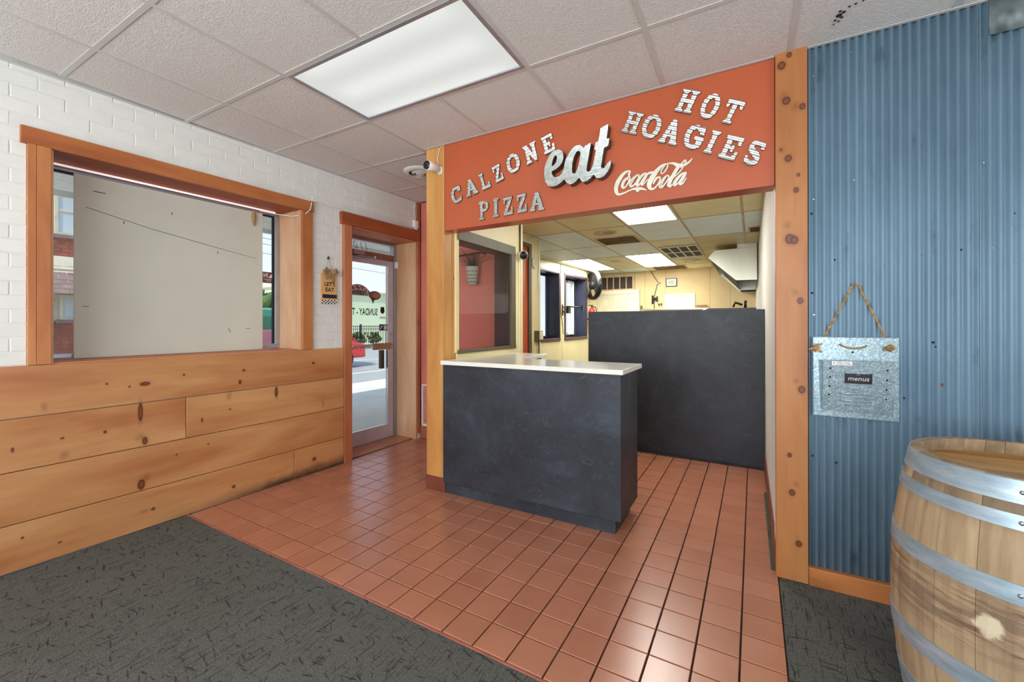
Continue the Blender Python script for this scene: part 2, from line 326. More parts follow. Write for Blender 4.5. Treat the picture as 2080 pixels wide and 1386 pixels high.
# ------------------------------------------------------------------ mesh builder
class MB:
    def __init__(s): s.v = []; s.f = []; s.sm = []
    def add(s, vs, fs, smooth=False):
        o = len(s.v); s.v += [tuple(v) for v in vs]; s.f += [tuple(i+o for i in q) for q in fs]; s.sm += [smooth]*len(fs); return s
    def box(s, x0, x1, y0, y1, z0, z1):
        return s.add([(x0, y0, z0), (x1, y0, z0), (x1, y1, z0), (x0, y1, z0), (x0, y0, z1), (x1, y0, z1), (x1, y1, z1), (x0, y1, z1)],
                     [(0, 3, 2, 1), (4, 5, 6, 7), (0, 1, 5, 4), (1, 2, 6, 5), (2, 3, 7, 6), (3, 0, 4, 7)])
    def cbox(s, x0, x1, y0, y1, z0, z1, ax, c, neg=False):
        """box whose face on +axis (or -axis) is chamfered by c"""
        lo = [x0, y0, z0]; hi = [x1, y1, z1]; a = ax; b, d = [i for i in range(3) if i != a]
        if neg: far, near, mid = lo[a], hi[a], lo[a]+c
        else: far, near, mid = hi[a], lo[a], hi[a]-c
        def ring(av, k):
            r = []
            for p, q in ((0, 0), (1, 0), (1, 1), (0, 1)):
                v = [0, 0, 0]; v[a] = av; v[b] = (hi[b]-k) if p else (lo[b]+k); v[d] = (hi[d]-k) if q else (lo[d]+k); r.append(v)
            return r
        vs = ring(near, 0)+ring(mid, 0)+ring(far, c)
        fs = [(0, 1, 2, 3), (8, 9, 10, 11)]+[(i, (i+1) % 4, (i+1) % 4+4, i+4) for i in range(4)]+[(i+4, (i+1) % 4+4, (i+1) % 4+8, i+8) for i in range(4)]
        return s.add(vs, fs)
    def prism(s, pts, ax, t0, t1):
        """polygon pts (2D) extruded along axis ax from t0 to t1; the two in-plane axes keep their order"""
        n = len(pts)
        def mk(p, t):
            return {0: (t, p[0], p[1]), 1: (p[0], t, p[1]), 2: (p[0], p[1], t)}[ax]
        return s.add([mk(p, t0) for p in pts]+[mk(p, t1) for p in pts],
                     [tuple(range(n)), tuple(range(2*n-1, n-1, -1))]+[(i, (i+1) % n, (i+1) % n+n, i+n) for i in range(n)])
    def tube(s, pts, r, seg=8, caps=True, smooth=True):
        pts = [Vector(p) for p in pts]; n = len(pts); rs = r if isinstance(r, (list, tuple)) else [r]*n
        vs = []; ref = None
        for i, p in enumerate(pts):
            t = (pts[min(i+1, n-1)]-pts[max(i-1, 0)]).normalized()
            if ref is None:
                ref = t.cross(Vector((0, 0, 1)))
                if ref.length < .01: ref = t.cross(Vector((1, 0, 0)))
            u = (ref-t*ref.dot(t)).normalized(); w = t.cross(u); ref = u
            for k in range(seg):
                a = 2*PI*k/seg; vs.append(p+(u*math.cos(a)+w*math.sin(a))*rs[i])
        fs = [(i*seg+k, i*seg+(k+1) % seg, (i+1)*seg+(k+1) % seg, (i+1)*seg+k) for i in range(n-1) for k in range(seg)]
        s.add(vs, fs, smooth)
        if caps: o = len(s.v)-n*seg; s.f += [tuple(range(o+seg-1, o-1, -1)), tuple(range(o+(n-1)*seg, o+n*seg))]; s.sm += [False, False]
        return s
    def lathe(s, prof, c=(0, 0, 0), axis=(0, 0, 1), seg=24, smooth=True):
        q = Vector((0, 0, 1)).rotation_difference(Vector(axis)); c = Vector(c); vs = []; n = len(prof)
        for r, z in prof:
            for k in range(seg):
                a = 2*PI*k/seg; vs.append(c+q @ Vector((r*math.cos(a), r*math.sin(a), z)))
        s.add(vs, [(i*seg+k, i*seg+(k+1) % seg, (i+1)*seg+(k+1) % seg, (i+1)*seg+k) for i in range(n-1) for k in range(seg)], smooth)
        return s
    def cyl(s, c, axis, r, h, seg=16, r2=None):
        r2 = r if r2 is None else r2
        return s.lathe([(0.0001, 0), (r, 0), (r, h*.0001), (r2, h*.9999), (r2, h), (.0001, h)], c, axis, seg, False)
    def ball(s, c, r, seg=10, sc=(1, 1, 1)):
        vs = []; fs = []; n = seg//2
        for i in range(n+1):
            t = PI*i/n
            for k in range(seg):
                a = 2*PI*k/seg; vs.append((c[0]+r*sc[0]*math.sin(t)*math.cos(a), c[1]+r*sc[1]*math.sin(t)*math.sin(a), c[2]+r*sc[2]*math.cos(t)))
        for i in range(n):
            for k in range(seg): fs.append((i*seg+k, (i+1)*seg+k, (i+1)*seg+(k+1) % seg, i*seg+(k+1) % seg))
        return s.add(vs, fs, True)
BASE = {}
def mesh_from(name, mb, mat, off=(0, 0, 0)):
    me = bpy.data.meshes.new(name)
    me.from_pydata([(x-off[0], y-off[1], z-off[2]) for x, y, z in mb.v], [], mb.f)
    if any(mb.sm): me.polygons.foreach_set('use_smooth', mb.sm)
    me.materials.append(MT[mat]); me.update()
    return me
def fixn(me):
    b = bmesh.new(); b.from_mesh(me); bmesh.ops.recalc_face_normals(b, faces=b.faces); b.to_mesh(me); b.free()
def place(o, parent, fr, at):
    COL.objects.link(o)
    if parent is not None:
        pf, pa = BASE[parent.name]; fr = pf; o.parent = parent
        o.location = (at[0]-pa[0], at[1]-pa[1], at[2]-pa[2])
    else:
        o.matrix_world = fr @ Matrix.Translation(at)
    BASE[o.name] = (fr, tuple(at))
def put(name, mb, mat, parent=None, fr=WF, at=None, label=None, cat=None, group=None, kind=None, bevel=0, me=None):
    """mb is in frame coordinates; at = the object's origin in frame coordinates"""
    if at is None: at = BASE[parent.name][1] if parent is not None else (0, 0, 0)
    if me is None: me = mesh_from(name, mb, mat, at); fixn(me)
    o = bpy.data.objects.new(name, me); place(o, parent, fr, at)
    if label: o['label'] = label
    if cat: o['category'] = cat
    if group: o['group'] = group
    if kind: o['kind'] = kind
    if bevel:
        b = o.modifiers.new('bevel', 'BEVEL'); b.width = bevel; b.segments = 2; b.limit_method = 'ANGLE'; b.angle_limit = .7
    return o
def thing(name, label, cat, fr=WF, at=(0, 0, 0), group=None, kind=None):
    o = bpy.data.objects.new(name, None); o.empty_display_size = .1; place(o, None, fr, at)
    if label: o['label'] = label
    if cat: o['category'] = cat
    if group: o['group'] = group
    if kind: o['kind'] = kind
    return o
def struct(name, mb, mat, fr=WF, at=(0, 0, 0), **kw): return put(name, mb, mat, None, fr, at, kind='structure', **kw)
def label(o, t): o['label'] = t; return o
def text_mb(txt, size, place_fn, depth=.001, mirror=False, bold=0.0, shear=0.0, sx=1.0):
    """flat lettering; place_fn(u, v, d) maps text plane coordinates to frame coordinates"""
    cu = bpy.data.curves.new('t', 'FONT'); cu.body = txt; cu.size = size; cu.align_x = 'CENTER'; cu.align_y = 'CENTER'; cu.offset = bold; cu.shear = shear; cu.resolution_u = 3
    o = bpy.data.objects.new('t', cu); COL.objects.link(o); dg = bpy.context.evaluated_depsgraph_get(); me = bpy.data.meshes.new_from_object(o.evaluated_get(dg))
    mb = MB(); sg = -sx if mirror else sx
    mb.add([place_fn(v.co.x*sg, v.co.y, 0) for v in me.vertices], [tuple(p.vertices) for p in me.polygons])
    bpy.data.objects.remove(o); bpy.data.curves.remove(cu); bpy.data.meshes.remove(me)
    return mb
# ================================================================== ROOM SHELL
WX0, WX1, WZ0, WZ1 = .757, 2.25, 1.085, 2.297        # shop window opening in the street wall
DX0, DX1, DZ1 = 2.745, 3.645, 2.25                   # entrance opening
mb = MB()
for b in ((-2.75, WX0, 0, 2.85), (WX0, WX1, 0, WZ0), (WX0, WX1, WZ1, 2.85), (WX1, DX0, 0, 2.85), (DX0, DX1, DZ1, 2.85), (DX1, 3.78, 0, 2.85)):
    mb.box(b[0], b[1], .004, .36, b[2]-(.02 if b[2] == 0 else 0), b[3])
wall_left = struct('wall_left', mb, 'mortar_paint', LWF)
for mn_ in ('pine_x',):
    for nd in MT[mn_].node_tree.nodes:
        if nd.type == 'TEX_COORD' and nd != MT[mn_].node_tree.nodes.get('Texture Coordinate'): nd.object = wall_left
# painted bricks, each its own piece
bh, bl = .0752, .208
def brick_row(z0, z1, spans, off):
    x = -.12-off
    while x < 3.68:
        a, b = x+.003, x+bl-.003; x += bl
        for s0, s1 in spans:
            p, q = max(a, s0), min(b, s1)
            if q-p > .03:
                key = (round(q-p, 3), round(z1-z0, 3))
                if key not in BM:
                    m_ = MB().cbox(0, q-p, .0018, .006, 0, z1-z0, 1, .002, True); me = mesh_from('brick', m_, 'brick_paint'); fixn(me); BM[key] = me
                put('brick', None, 'brick_paint', wall_left, at=(p, random.uniform(-.0012, .0012), z0), me=BM[key])
BM = {}
k = 0; z = WZ0+.003
while z < CH:
    z1 = min(z+bh-.006, CH)
    sp = [(-.12, 3.675)]
    def cut(sp, a, b):
        r = []
        for s0, s1 in sp:
            if s1 <= a or s0 >= b: r.append((s0, s1))
            else:
                if s0 < a: r.append((s0, a))
                if s1 > b: r.append((b, s1))
        return r
    if z < 2.30: sp = cut(sp, .668, 2.345)
    elif z < 2.385: sp = cut(sp, .64, 2.35)
    if z < 2.25: sp = cut(sp, 2.66, 3.675)
    elif z < 2.37: sp = cut(sp, 2.63, 3.64)
    if z1-z > .02: brick_row(z, z1, sp, (k % 2)*bl/2)
    z += bh; k += 1
# pine wainscot planks
def plank(x0, x1, z0, z1, y=-.02):
    put('plank', MB().cbox(x0, x1, y, .004, z0, z1, 1, .0025, True), 'pine_x', wall_left, at=((x0+x1)/2, y, (z0+z1)/2))
for z0, z1, xs in ((.808, 1.085, (-2.7, .02, 2.66)), (.527, .805, (-2.7, 1.3965, 2.66)), (.249, .524, (-2.7, -.4, 2.66)), (0.0, .246, (-2.7, 2.173, 2.66))):
    for a, b in zip(xs, xs[1:]): plank(a+.0016, b-.0016, z0+.0006, z1-.0006)
# ---- big shop window
w1 = struct('window_1', MB().box(WX0, WX1, .31, .335, WZ0+.012, WZ0+.04).box(WX0, WX1, .31, .36, 2.262, WZ1-.012).box(WX0+.012, WX0+.05, .31, .36, WZ0+.04, 2.262).box(WX1-.055, WX1-.013, .31, .36, WZ0+.04, 2.262), 'aluminium', LWF, (1.5, .33, 1.1), bevel=.003)
put('glazing_bead', MB().box(WX1-.068, WX1-.055, .318, .34, WZ0+.05, 2.25).box(WX0+.05, WX0+.06, .318, .34, WZ0+.05, 2.25).box(WX0+.05, WX1-.06, .318, .34, 2.25, 2.262), 'gasket_black', w1)
put('glass_pane', MB().box(WX0+.05, WX1-.055, .334, .338, WZ0+.04, 2.262), 'glass', w1)
put('jamb_board', MB().box(WX0, WX0+.012, -.002, .36, WZ0, WZ1), 'plywood_z', w1, at=(WX0, .1, 1.6))
put('jamb_board', MB().box(WX1-.012, WX1, -.002, .36, WZ0, WZ1), 'plywood_z', w1, at=(WX1, .1, 1.6))
put('head_board', MB().box(WX0+.012, WX1-.012, -.002, .36, WZ1-.012, WZ1), 'redwood_x', w1, at=(1.5, .1, WZ1))
put('sill_board', MB().box(WX0+.012, WX1-.012, -.002, .36, WZ0-.012, WZ0+.006), 'plywood_x', w1, at=(1.5, .1, WZ0))
t1 = struct('trim_1', MB().box(WX0-.006, WX0, -.022, -.002, WZ0, WZ1), 'cedar_z', LWF, (.7, -.02, 1.6))
put('casing_board', MB().cbox(.668, .7005, -.024, .004, WZ0+.002, WZ1-.001, 1, .002, True), 'cedar_z', t1, at=(.68, -.02, 1.6))
put('casing_board', MB().cbox(.7015, WX0, -.024, .004, WZ0+.002, WZ1-.001, 1, .002, True), 'cedar_z', t1, at=(.73, -.02, 1.4))
put('casing_board', MB().cbox(WX1-.004, 2.343, -.024, .004, WZ0+.002, WZ1-.013, 1, .002, True), 'cedar_z', t1, at=(2.3, -.02, 1.6))
put('casing_board', MB().cbox(.643, 2.350, -.028, .004, WZ1-.012, 2.375, 1, .002, True), 'cedar_x', t1, at=(1.5, -.02, 2.33))
# ---- entrance: jambs, casing, aluminium door
d1 = struct('door_1', MB().box(DX0+.014, DX0+.05, .30, .37, 0, 2.236).box(DX1-.062, DX1-.014, .30, .37, 0, 2.236).box(DX0+.05, DX1-.062, .30, .37, 2.205, 2.236), 'aluminium', LWF, (3.2, .33, 1), bevel=.003)
put('transom_bar', MB().box(DX0+.05, DX1-.062, .296, .37, 2.035, 2.098), 'bronze_bar', d1, at=(3.2, .3, 2.06))
put('transom_glass', MB().box(DX0+.05, DX1-.062, .334, .338, 2.098, 2.205), 'glass', d1)
L, Rr = DX0+.054, DX1-.066
slab = put('door_leaf', MB().box(L, L+.055, .305, .35, .012, 2.03).box(Rr-.075, Rr, .305, .35, .012, 2.03).box(L+.055, Rr-.075, .305, .35, 1.975, 2.03).box(L+.055, Rr-.075, .305, .35, .012, .155), 'aluminium_mauve', d1, bevel=.003)
put('glass_pane', MB().box(L+.055, Rr-.075, .326, .330, .155, 1.975), 'glass', slab)
put('gasket', MB().box(Rr-.081, Rr-.075, .310, .326, .155, 1.975).box(L+.055, Rr-.081, .310, .326, 1.969, 1.975).box(L+.055, Rr-.081, .310, .326, .155, .162), 'chrome', slab)
put('push_bar', MB().tube([(L+.05, .27, 1.072), (Rr-.05, .27, 1.072)], .008).tube([(Rr-.04, .27, 1.072), (Rr-.04, .31, 1.072)], .008).tube([(L+.03, .27, 1.072), (L+.03, .31, 1.072)], .008), 'chrome', slab)
put('push_plate', MB().cbox(3.245, 3.50, .255, .268, 1.022, 1.095, 1, .004, True), 'wood_brown', slab, label=None)
put('pull_box', MB().box(3.42, 3.468, .332, .37, .80, 1.01), 'steel_dark', slab)
put('lock_cylinder', MB().cyl((3.545, .304, 1.19), (0, -1, 0), .02, .014, 16).cyl((3.545, .29, 1.19), (0, -1, 0), .012, .006, 12), 'chrome', slab)
put('closer_arm', MB().box(3.0, 3.14, .262, .30, 2.045, 2.085).tube([(3.05, .28, 2.03), (3.27, .25, 2.036)], .009, 6).tube([(3.0, .275, 2.0), (3.26, .25, 2.03)], .007, 6).cyl((3.265, .25, 2.02), (0, 0, 1), .014, .03, 10), 'aluminium', slab)
put('threshold', MB().cbox(DX0+.014, DX1-.014, .06, .37, -.02, .006, 2, .004), 'floor_tile', d1)
put('jamb_board', MB().box(DX1-.014, DX1, .0, .36, .0, DZ1), 'plywood_z', d1, at=(DX1, .1, 1.0))
put('jamb_board', MB().box(DX0, DX0+.014, .0, .36, .0, DZ1), 'plywood_z', d1, at=(DX0, .1, 1.3))
put('head_board', MB().box(DX0+.014, DX1-.014, .0, .36, DZ1-.014, DZ1), 'plywood_x', d1, at=(3.2, .1, DZ1))
t2 = struct('trim_2', MB().box(DX0-.004, DX0, -.024, 0, 0, DZ1), 'redwood_z', LWF, (2.7, -.02, 1))
put('casing_board', MB().cbox(2.661, DX0+.002, -.03, .004, 0, DZ1-.004, 1, .002, True), 'redwood_z', t2, at=(2.7, -.02, 1))
put('casing_board', MB().cbox(2.632, 3.645, -.034, .004, DZ1-.002, 2.362, 1, .002, True), 'redwood_x', t2, at=(3.1, -.02, 2.3))
put('casing_board', MB().cbox(3.646, 3.69, -.012, .004, .06, CH-.01, 1, .002, True), 'redwood_z', t2, at=(3.67, -.01, 1.2))
# ---- vestibule red wall (faces the room)
VY = 3.71
wv = struct('wall_vestibule', MB().box(-3.36, -2.20, VY, VY+.09, 0, CH), 'red_wall', WF)
put('corner_board', MB().cbox(-3.325, -3.306, VY-.012, VY, .14, CH-.01, 1, .003, True), 'maroon', wv)
x = -3.33
while x < -2.10:
    x1 = min(x+.150, -2.1); put('base_tile', MB().cbox(x+.001, x1-.001, VY-.012, VY, .002, .138, 1, .002, True), 'terracotta_base', wv, at=(x, VY, 0)); x += .1525
vg = put('vent_grille', MB().box(-3.288, -2.96, VY-.014, VY, .142, .16).box(-3.288, -2.96, VY-.014, VY, .60, .618).box(-3.288, -3.268, VY-.014, VY, .16, .60).box(-2.98, -2.96, VY-.014, VY, .16, .60).box(-3.268, -2.98, VY-.003, VY, .16, .60), 'brick_paint', wv)
mb = MB()
for i in range(27):
    zz = .168+i*.016; mb.prism([(VY-.012, zz+.002), (VY-.003, zz+.010), (VY-.003, zz+.013), (VY-.012, zz+.005)], 0, -3.268, -2.98)
o = put('louvre_slat', mb, 'red_wall', vg, kind='stuff')
# ================================================================== FLOOR
floor = struct('floor', MB().box(-3.42, 3.1, -2.7, 10.1, -.12, -.011), 'grout', WF)
TO, TS = (-1.6187, 1.5681), .1571
tm = MB().cbox(.0035, TS-.0035, .0035, TS-.0035, -.011, 0, 2, .0014); tme = mesh_from('tile', tm, 'floor_tile'); fixn(tme)
cells = []
for i in range(-12, 11):
    for j in range(-1, 19):
        x0, y0 = TO[0]+i*TS, TO[1]+j*TS; xc, yc = x0+TS/2, y0+TS/2
        if xc < -3.39+.027*yc: continue
        if yc > VY-.02 and xc < -2.0: continue
        if yc > 4.42 and xc > -1.6: continue
        if -2.0 < xc < -.80 and 2.66 < yc < 2.95: continue
        cells.append((xc*xc+yc*yc, x0, y0))
cells.sort(); nearl = [c for c in cells if c[0] < 1e9]
# the camera sees nearly all of them: the nearest 295 are pieces, the rest one joined part
for _, x0, y0 in nearl[:295]:
    o = put('tile', None, 'floor_tile', floor, at=(x0, y0, random.uniform(-.0006, .0006)), me=tme)
mb = MB()
for _, x0, y0 in nearl[295:]: mb.cbox(x0+.0035, x0+TS-.0035, y0+.0035, y0+TS-.0035, -.011, 0, 2, .0022)
x = -1.6
put('tile_field', mb, 'floor_tile', floor, kind='stuff')
mb = MB().box(TO[0]-12*TS, .12, TO[1]-TS-.012, TO[1]-TS+.003, -.011, -.001)
put('tile_nosing', mb, 'terracotta_base', floor, bevel=.004)
CY = TO[1]-TS-.012
cp = struct('carpet_floor', MB().box(-3.37, 3.1, -2.7, CY, -.011, -.003).box(.112, 3.1, CY, 2.62, -.011, -.003), 'carpet', WF)
put('kitchen_floor', MB().box(-3.4, .2, 4.40, 10.0, -.011, 0), 'grout', floor)  # unseen floor, made darker than the tile so less pink bounces up
# ================================================================== SIGN WALL
wf = struct('wall_front', MB().box(.10, 3.1, .022, .16, -.02, 2.85), 'plaster_white', FWF)
bm_ = struct('trim_5', MB().box(-2.068, .096, 0, .12, 2.030, 2.85), 'red_beam', FWF, (-1, 0, 2.3), bevel=.002)
p3 = struct('trim_3', MB().box(-2.252, -2.069, .0, .09, .108, 2.72), 'post_pine_z', FWF, (-2.16, 0, 1.1), bevel=.003)
put('plinth', MB().box(-2.256, -2.066, -.004, .09, 0, .108), 'plinth_brown', p3)
put('post_face', MB().box(-2.086, -2.069, -.006, .0, .11, 2.70), 'post_pine_z', p3, at=(-2.07, 0, .6))
put('side_post', MB().box(-2.14, -2.066, .09, .140, 0, 2.03), 'post_pine_z', p3, at=(-2.1, .11, .9))
p4 = struct('trim_4', MB().box(.098, .235, -.026, .0215, 0, 2.72), 'post_rustic_z', FWF, (.165, -.02, 1.3), bevel=.003)
for nd in MT['post_rustic_z'].node_tree.nodes:
    if nd.type == 'TEX_COORD' and nd != MT['post_rustic_z'].node_tree.nodes.get('Texture Coordinate'): nd.object = wf
# corrugated sheets
def sheet(x0, x1, z0, z1, y, name='corrugated_sheet', mat='corrugated_blue', pitch=.0318, amp=.0072, seg=8, phase=0):
    n = int((x1-x0)/pitch*seg); vs = []; fs = []
    for i in range(n+1):
        x = x0+(x1-x0)*i/n; yy = y-amp*math.cos(2*PI*(x-x0)/pitch+phase)
        for zz in (z0, (z0+z1)/2, z1): vs.append((x, yy, zz))
    for i in range(n):
        for k in range(2): fs.append((i*3+k, (i+1)*3+k, (i+1)*3+k+1, i*3+k+1))
    mb = MB().add(vs, fs, True)
    me = mesh_from(name, mb, mat, (x0, y, z0)); o = put(name, None, mat, wf, at=(x0, y, z0), me=me)
    md = o.modifiers.new('thick', 'SOLIDIFY'); md.thickness = .0012; md.offset = 1
    return o
sheet(.240, .868, .086, 2.71, .0030)
sheet(.845, 1.49, .086, 2.71, -.001)
sheet(1.47, 2.12, .086, 2.71, .0045)
sheet(2.10, 2.74, .086, 2.71, .001)
sheet(.872, 1.30, 2.54, 2.72, -.013, 'metal_patch', 'patch_metal', .05, .003)
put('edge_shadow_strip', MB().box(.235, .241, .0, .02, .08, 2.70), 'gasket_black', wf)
sc = MB(); ru = MB(); ho = MB()
for a, zz in ((.262, 2.55), (.262, 1.93), (.262, 1.35), (.41, 2.62), (.42, 2.0), (.86, 2.0), (.85, 1.28), (.885, 2.62), (.885, 1.63), (.30, .72), (1.25, 2.3), (1.25, 1.5)):
    sc.cyl((a, .001, zz), (0, -1, 0), .0035, .003, 8)
for a, zz in ((.655, 2.12), (.655, 1.62), (.725, 1.03)): ru.cyl((a, .003, zz), (0, -1, 0), .008, .004, 10)
for a, zz in ((.335, 2.19), (.345, 1.62), (.253, 1.86), (.255, 1.46), (.79, 1.63), (.46, 2.17), (.60, .96), (.95, 1.77), (.35, .62), (.255, .64), (.70, 1.22), (.71, 1.20)): ho.cyl((a, .0018, zz), (0, -1, 0), .005, .002, 8)
put('screw_head', sc, 'screw_zinc', wf, kind='stuff'); put('rusty_screw', ru, 'screw_rust', wf, kind='stuff'); put('nail_hole', ho, 'hole_dark', wf, kind='stuff')
bf = struct('baseboard_front', MB().cbox(.236, 3.05, -.030, .006, -.003, .088, 1, .004, True), 'cedar_x', FWF, (1, -.02, .04))
# ================================================================== CEILING (front room)
cl = struct('ceiling', MB().box(-3.5, 3.2, -2.8, 2.74, CH+.03, CH+.06).box(-3.5, -2.0, 2.74, 3.8, CH+.03, CH+.06), 'plaster_white', WF)
CM = Matrix.Translation((-2.2623, 1.4114, 0)) @ Matrix.Rotation(.0123, 4, 'Z'); CF = CM
ctm = {}
def ctile(x0, x1, y0, y1):
    key = (round(x1-x0, 3), round(y1-y0, 3))
    if key not in ctm:
        m_ = MB().cbox(0, x1-x0, 0, y1-y0, -.0, .012, 2, .003, True); me = mesh_from('ceiling_tile', m_, 'ceiling_tile'); fixn(me); ctm[key] = me
    o = bpy.data.objects.new('ceiling_tile', ctm[key]); COL.objects.link(o); o.parent = cl; o.matrix_local = CF @ Matrix.Translation((x0, y0, CH+.001+random.uniform(0, .002)))
def cput(name, mb, mat, par=None):
    me = mesh_from(name, mb, mat); fixn(me); o = bpy.data.objects.new(name, me); COL.objects.link(o); o.parent = par or cl; o.matrix_local = CF.copy() if par is None else Matrix.Identity(4); return o
U = .61
for m_ in range(-2, 9):
    for n_ in range(-7, 4):
        x0, x1, y0, y1 = m_*U, (m_+1)*U, n_*U, (n_+1)*U
        if m_ in (0, 1) and n_ == 0: continue
        x0 = max(x0, -1.085); x1 = min(x1, 5.2)
        ymax = 2.28 if m_ < 0 else 1.19
        if m_ == 0 and n_ >= 1: ymax = 1.20
        y1 = min(y1, ymax); y0 = max(y0, -4.1)
        if x1-x0 < .05 or y1-y0 < .05: continue
        ctile(x0+.004, x1-.004, y0+.004, y1-.004)
mbx = MB()
for n_ in range(-6, 4):
    xe = 0.0 if n_ > 1 else 5.2
    mbx.box(-1.09, xe, n_*U-.012, n_*U+.012, CH-.001, CH+.0025)
mby = MB()
for m_ in range(-1, 9):
    ye = 2.28 if m_ <= 0 else 1.19
    if m_ == 1: mby.box(m_*U-.012, m_*U+.012, -4.1, 0, CH-.0014, CH+.0025); mby.box(m_*U-.012, m_*U+.012, U, ye, CH-.0014, CH+.0025)
    else: mby.box(m_*U-.012, m_*U+.012, -4.1, ye, CH-.0014, CH+.0025)
cput('grid_runner', mbx, 'tbar'); cput('grid_cross_tee', mby, 'tbar')
struct('trim_6', MB().box(-2.25, 3.05, -.022, 0.0, CH-.004, CH-.001).box(-2.25, 3.05, -.003, .0, CH-.004, CH+.03), 'tbar', FWF)
struct('trim_7', MB().box(-.3, 3.72, -.022, .004, CH-.004, CH-.001), 'tbar', LWF)
# dark damage scars on the tile by the metal wall
mb = MB()
for dx, dy, r in ((0, 0, .012), (.012, .02, .007), (-.01, .03, .006), (.004, .045, .005), (.0, -.03, .006), (.03, -.045, .005), (.05, -.052, .005), (.075, -.058, .004), (.015, -.016, .008), (-.012, .06, .004)):
    mb.cyl((.335+dx, 2.40+dy, CH+.0005), (0, 0, -1), r, .0015, 7)
put('ceiling_scar', mb, 'hole_dark', cl, kind='stuff')
# ---- recessed light
lt = thing('ceiling_light', 'recessed rectangular fluorescent light glowing in the front room ceiling', 'light', CF, (U, U/2, CH))
fr_ = MB()
a0, a1, b0, b1 = .012, 2*U-.012, .012, U-.012
for q in ((a0, a1, b0, b0+.022), (a0, a1, b1-.022, b1), (a0, a0+.022, b0+.022, b1-.022), (a1-.022, a1, b0+.022, b1-.022)): fr_.box(q[0], q[1], q[2], q[3], CH-.004, CH+.02)
put('frame', fr_, 'aluminium', lt, bevel=.002)
# prismatic lens with fine ribs
mb = MB(); nn = 150; vs = []; fs = []
for i in range(nn*2+1):
    xx = a0+.022+(a1-a0-.044)*i/(nn*2); zz = CH+.003+(.0016 if i % 2 else 0)
    vs += [(xx, b0+.022, zz), (xx, b1-.022, zz)]
for i in range(nn*2): fs.append((2*i, 2*i+1, 2*i+3, 2*i+2))
put('prismatic_lens', MB().add(vs, fs), 'diffuser', lt)
put('housing', MB().box(a0, a1, b0, b1, CH+.021, CH+.028), 'white_plastic', lt)
# ---- round air diffuser by the post
vt = thing('air_vent', 'round white ceiling air vent half behind the wooden post', 'vent', WF, (-2.62, 2.93, CH))
put('back_plate', MB().cyl((-2.62, 2.93, CH-.001), (0, 0, -1), .105, .004, 28), 'vent_dark', vt)
mb = MB()
for r0, r1, z0, z1 in ((.150, .105, 0, -.022), (.085, .060, -.004, -.028), (.05, .03, -.010, -.034)):
    mb.lathe([(r0, CH+z0), (r0-.004, CH+z0-.006), (r1, CH+z1), (r1-.006, CH+z1+.004), (r0-.012, CH+z0)], (-2.62, 2.93, 0), seg=32)
mb.cyl((-2.62, 2.93, CH-.036), (0, 0, -1), .022, .004, 20)
put('vent_ring', mb, 'white_plastic', vt)
# ================================================================== rest of the front room (behind the camera)
struct('wall_back', MB().box(-3.5, -2.45, -2.80, -2.62, 0, 2.85).box(1.25, 3.2, -2.80, -2.62, 0, 2.85).box(-2.45, 1.25, -2.80, -2.62, 0, .68).box(-2.45, 1.25, -2.80, -2.62, 2.42, 2.85), 'plaster_white', WF)
struct('wall_right', MB().box(3.04, 3.2, -2.8, -1.15, 0, 2.85).box(3.04, 3.2, 1.55, 2.75, 0, 2.85).box(3.04, 3.2, -1.15, 1.55, 0, .75).box(3.04, 3.2, -1.15, 1.55, 2.45, 2.85), 'plaster_white', WF)
w8 = struct('window_3', MB().box(-2.45, 1.25, -2.74, -2.69, .68, .73).box(-2.45, 1.25, -2.74, -2.69, 2.37, 2.42).box(-.63, -.57, -2.74, -2.69, .73, 2.37).box(-2.45, -2.40, -2.74, -2.69, .73, 2.37).box(1.20, 1.25, -2.74, -2.69, .73, 2.37), 'aluminium', WF)
put('glass_pane', MB().box(-2.40, 1.20, -2.717, -2.713, .73, 2.37), 'glass', w8)
w9 = struct('window_4', MB().box(3.10, 3.15, -1.15, 1.55, .75, .80).box(3.10, 3.15, -1.15, 1.55, 2.40, 2.45).box(3.10, 3.15, .17, .23, .80, 2.40), 'aluminium', WF)
put('glass_pane', MB().box(3.123, 3.127, -1.15, 1.55, .80, 2.40), 'glass', w9)
# ================================================================== KITCHEN SHELL
# wall with the pass-through window (runs back from the post)
IX = -2.05
mb = MB()
for n0, n1, z0, z1 in ((.14, 1.2, 2.04, 2.80), (.14, 1.2, 0, 1.075), (1.06, 1.2, 1.075, 2.04), (.12, .16, 1.075, 2.04)): mb.box(IX-.11, IX, n0, n1, z0, z1)
wi = struct('wall_pass', mb, 'kitchen_wall', FWF)
put('corner_strip', MB().box(IX-.02, IX+.006, 1.18, 1.206, 1.0, KZ), 'cream_paint', wi)
w2 = struct('window_2', MB().box(IX-.02, IX+.012, .14, 1.10, 1.985, 2.075).box(IX-.02, IX+.012, .14, 1.11, 1.065, 1.095).box(IX-.02, IX+.012, 1.02, 1.10, 1.095, 1.985), 'dark_metal_frame', FWF, (IX, .6, 1.5), bevel=.003)
put('jamb_liner', MB().box(IX-.065, IX-.02, 1.035, 1.06, 1.08, 2.0).box(IX-.20, IX-.067, 1.035, 1.06, 1.08, 2.0).box(IX-.20, IX-.02, .14, 1.06, 2.0, 2.03).box(IX-.20, IX-.02, .14, 1.06, 1.066, 1.08), 'maroon', w2)
put('glass_pane', MB().box(IX-.012, IX-.008, .14, 1.02, 1.095, 1.985), 'glass', w2)
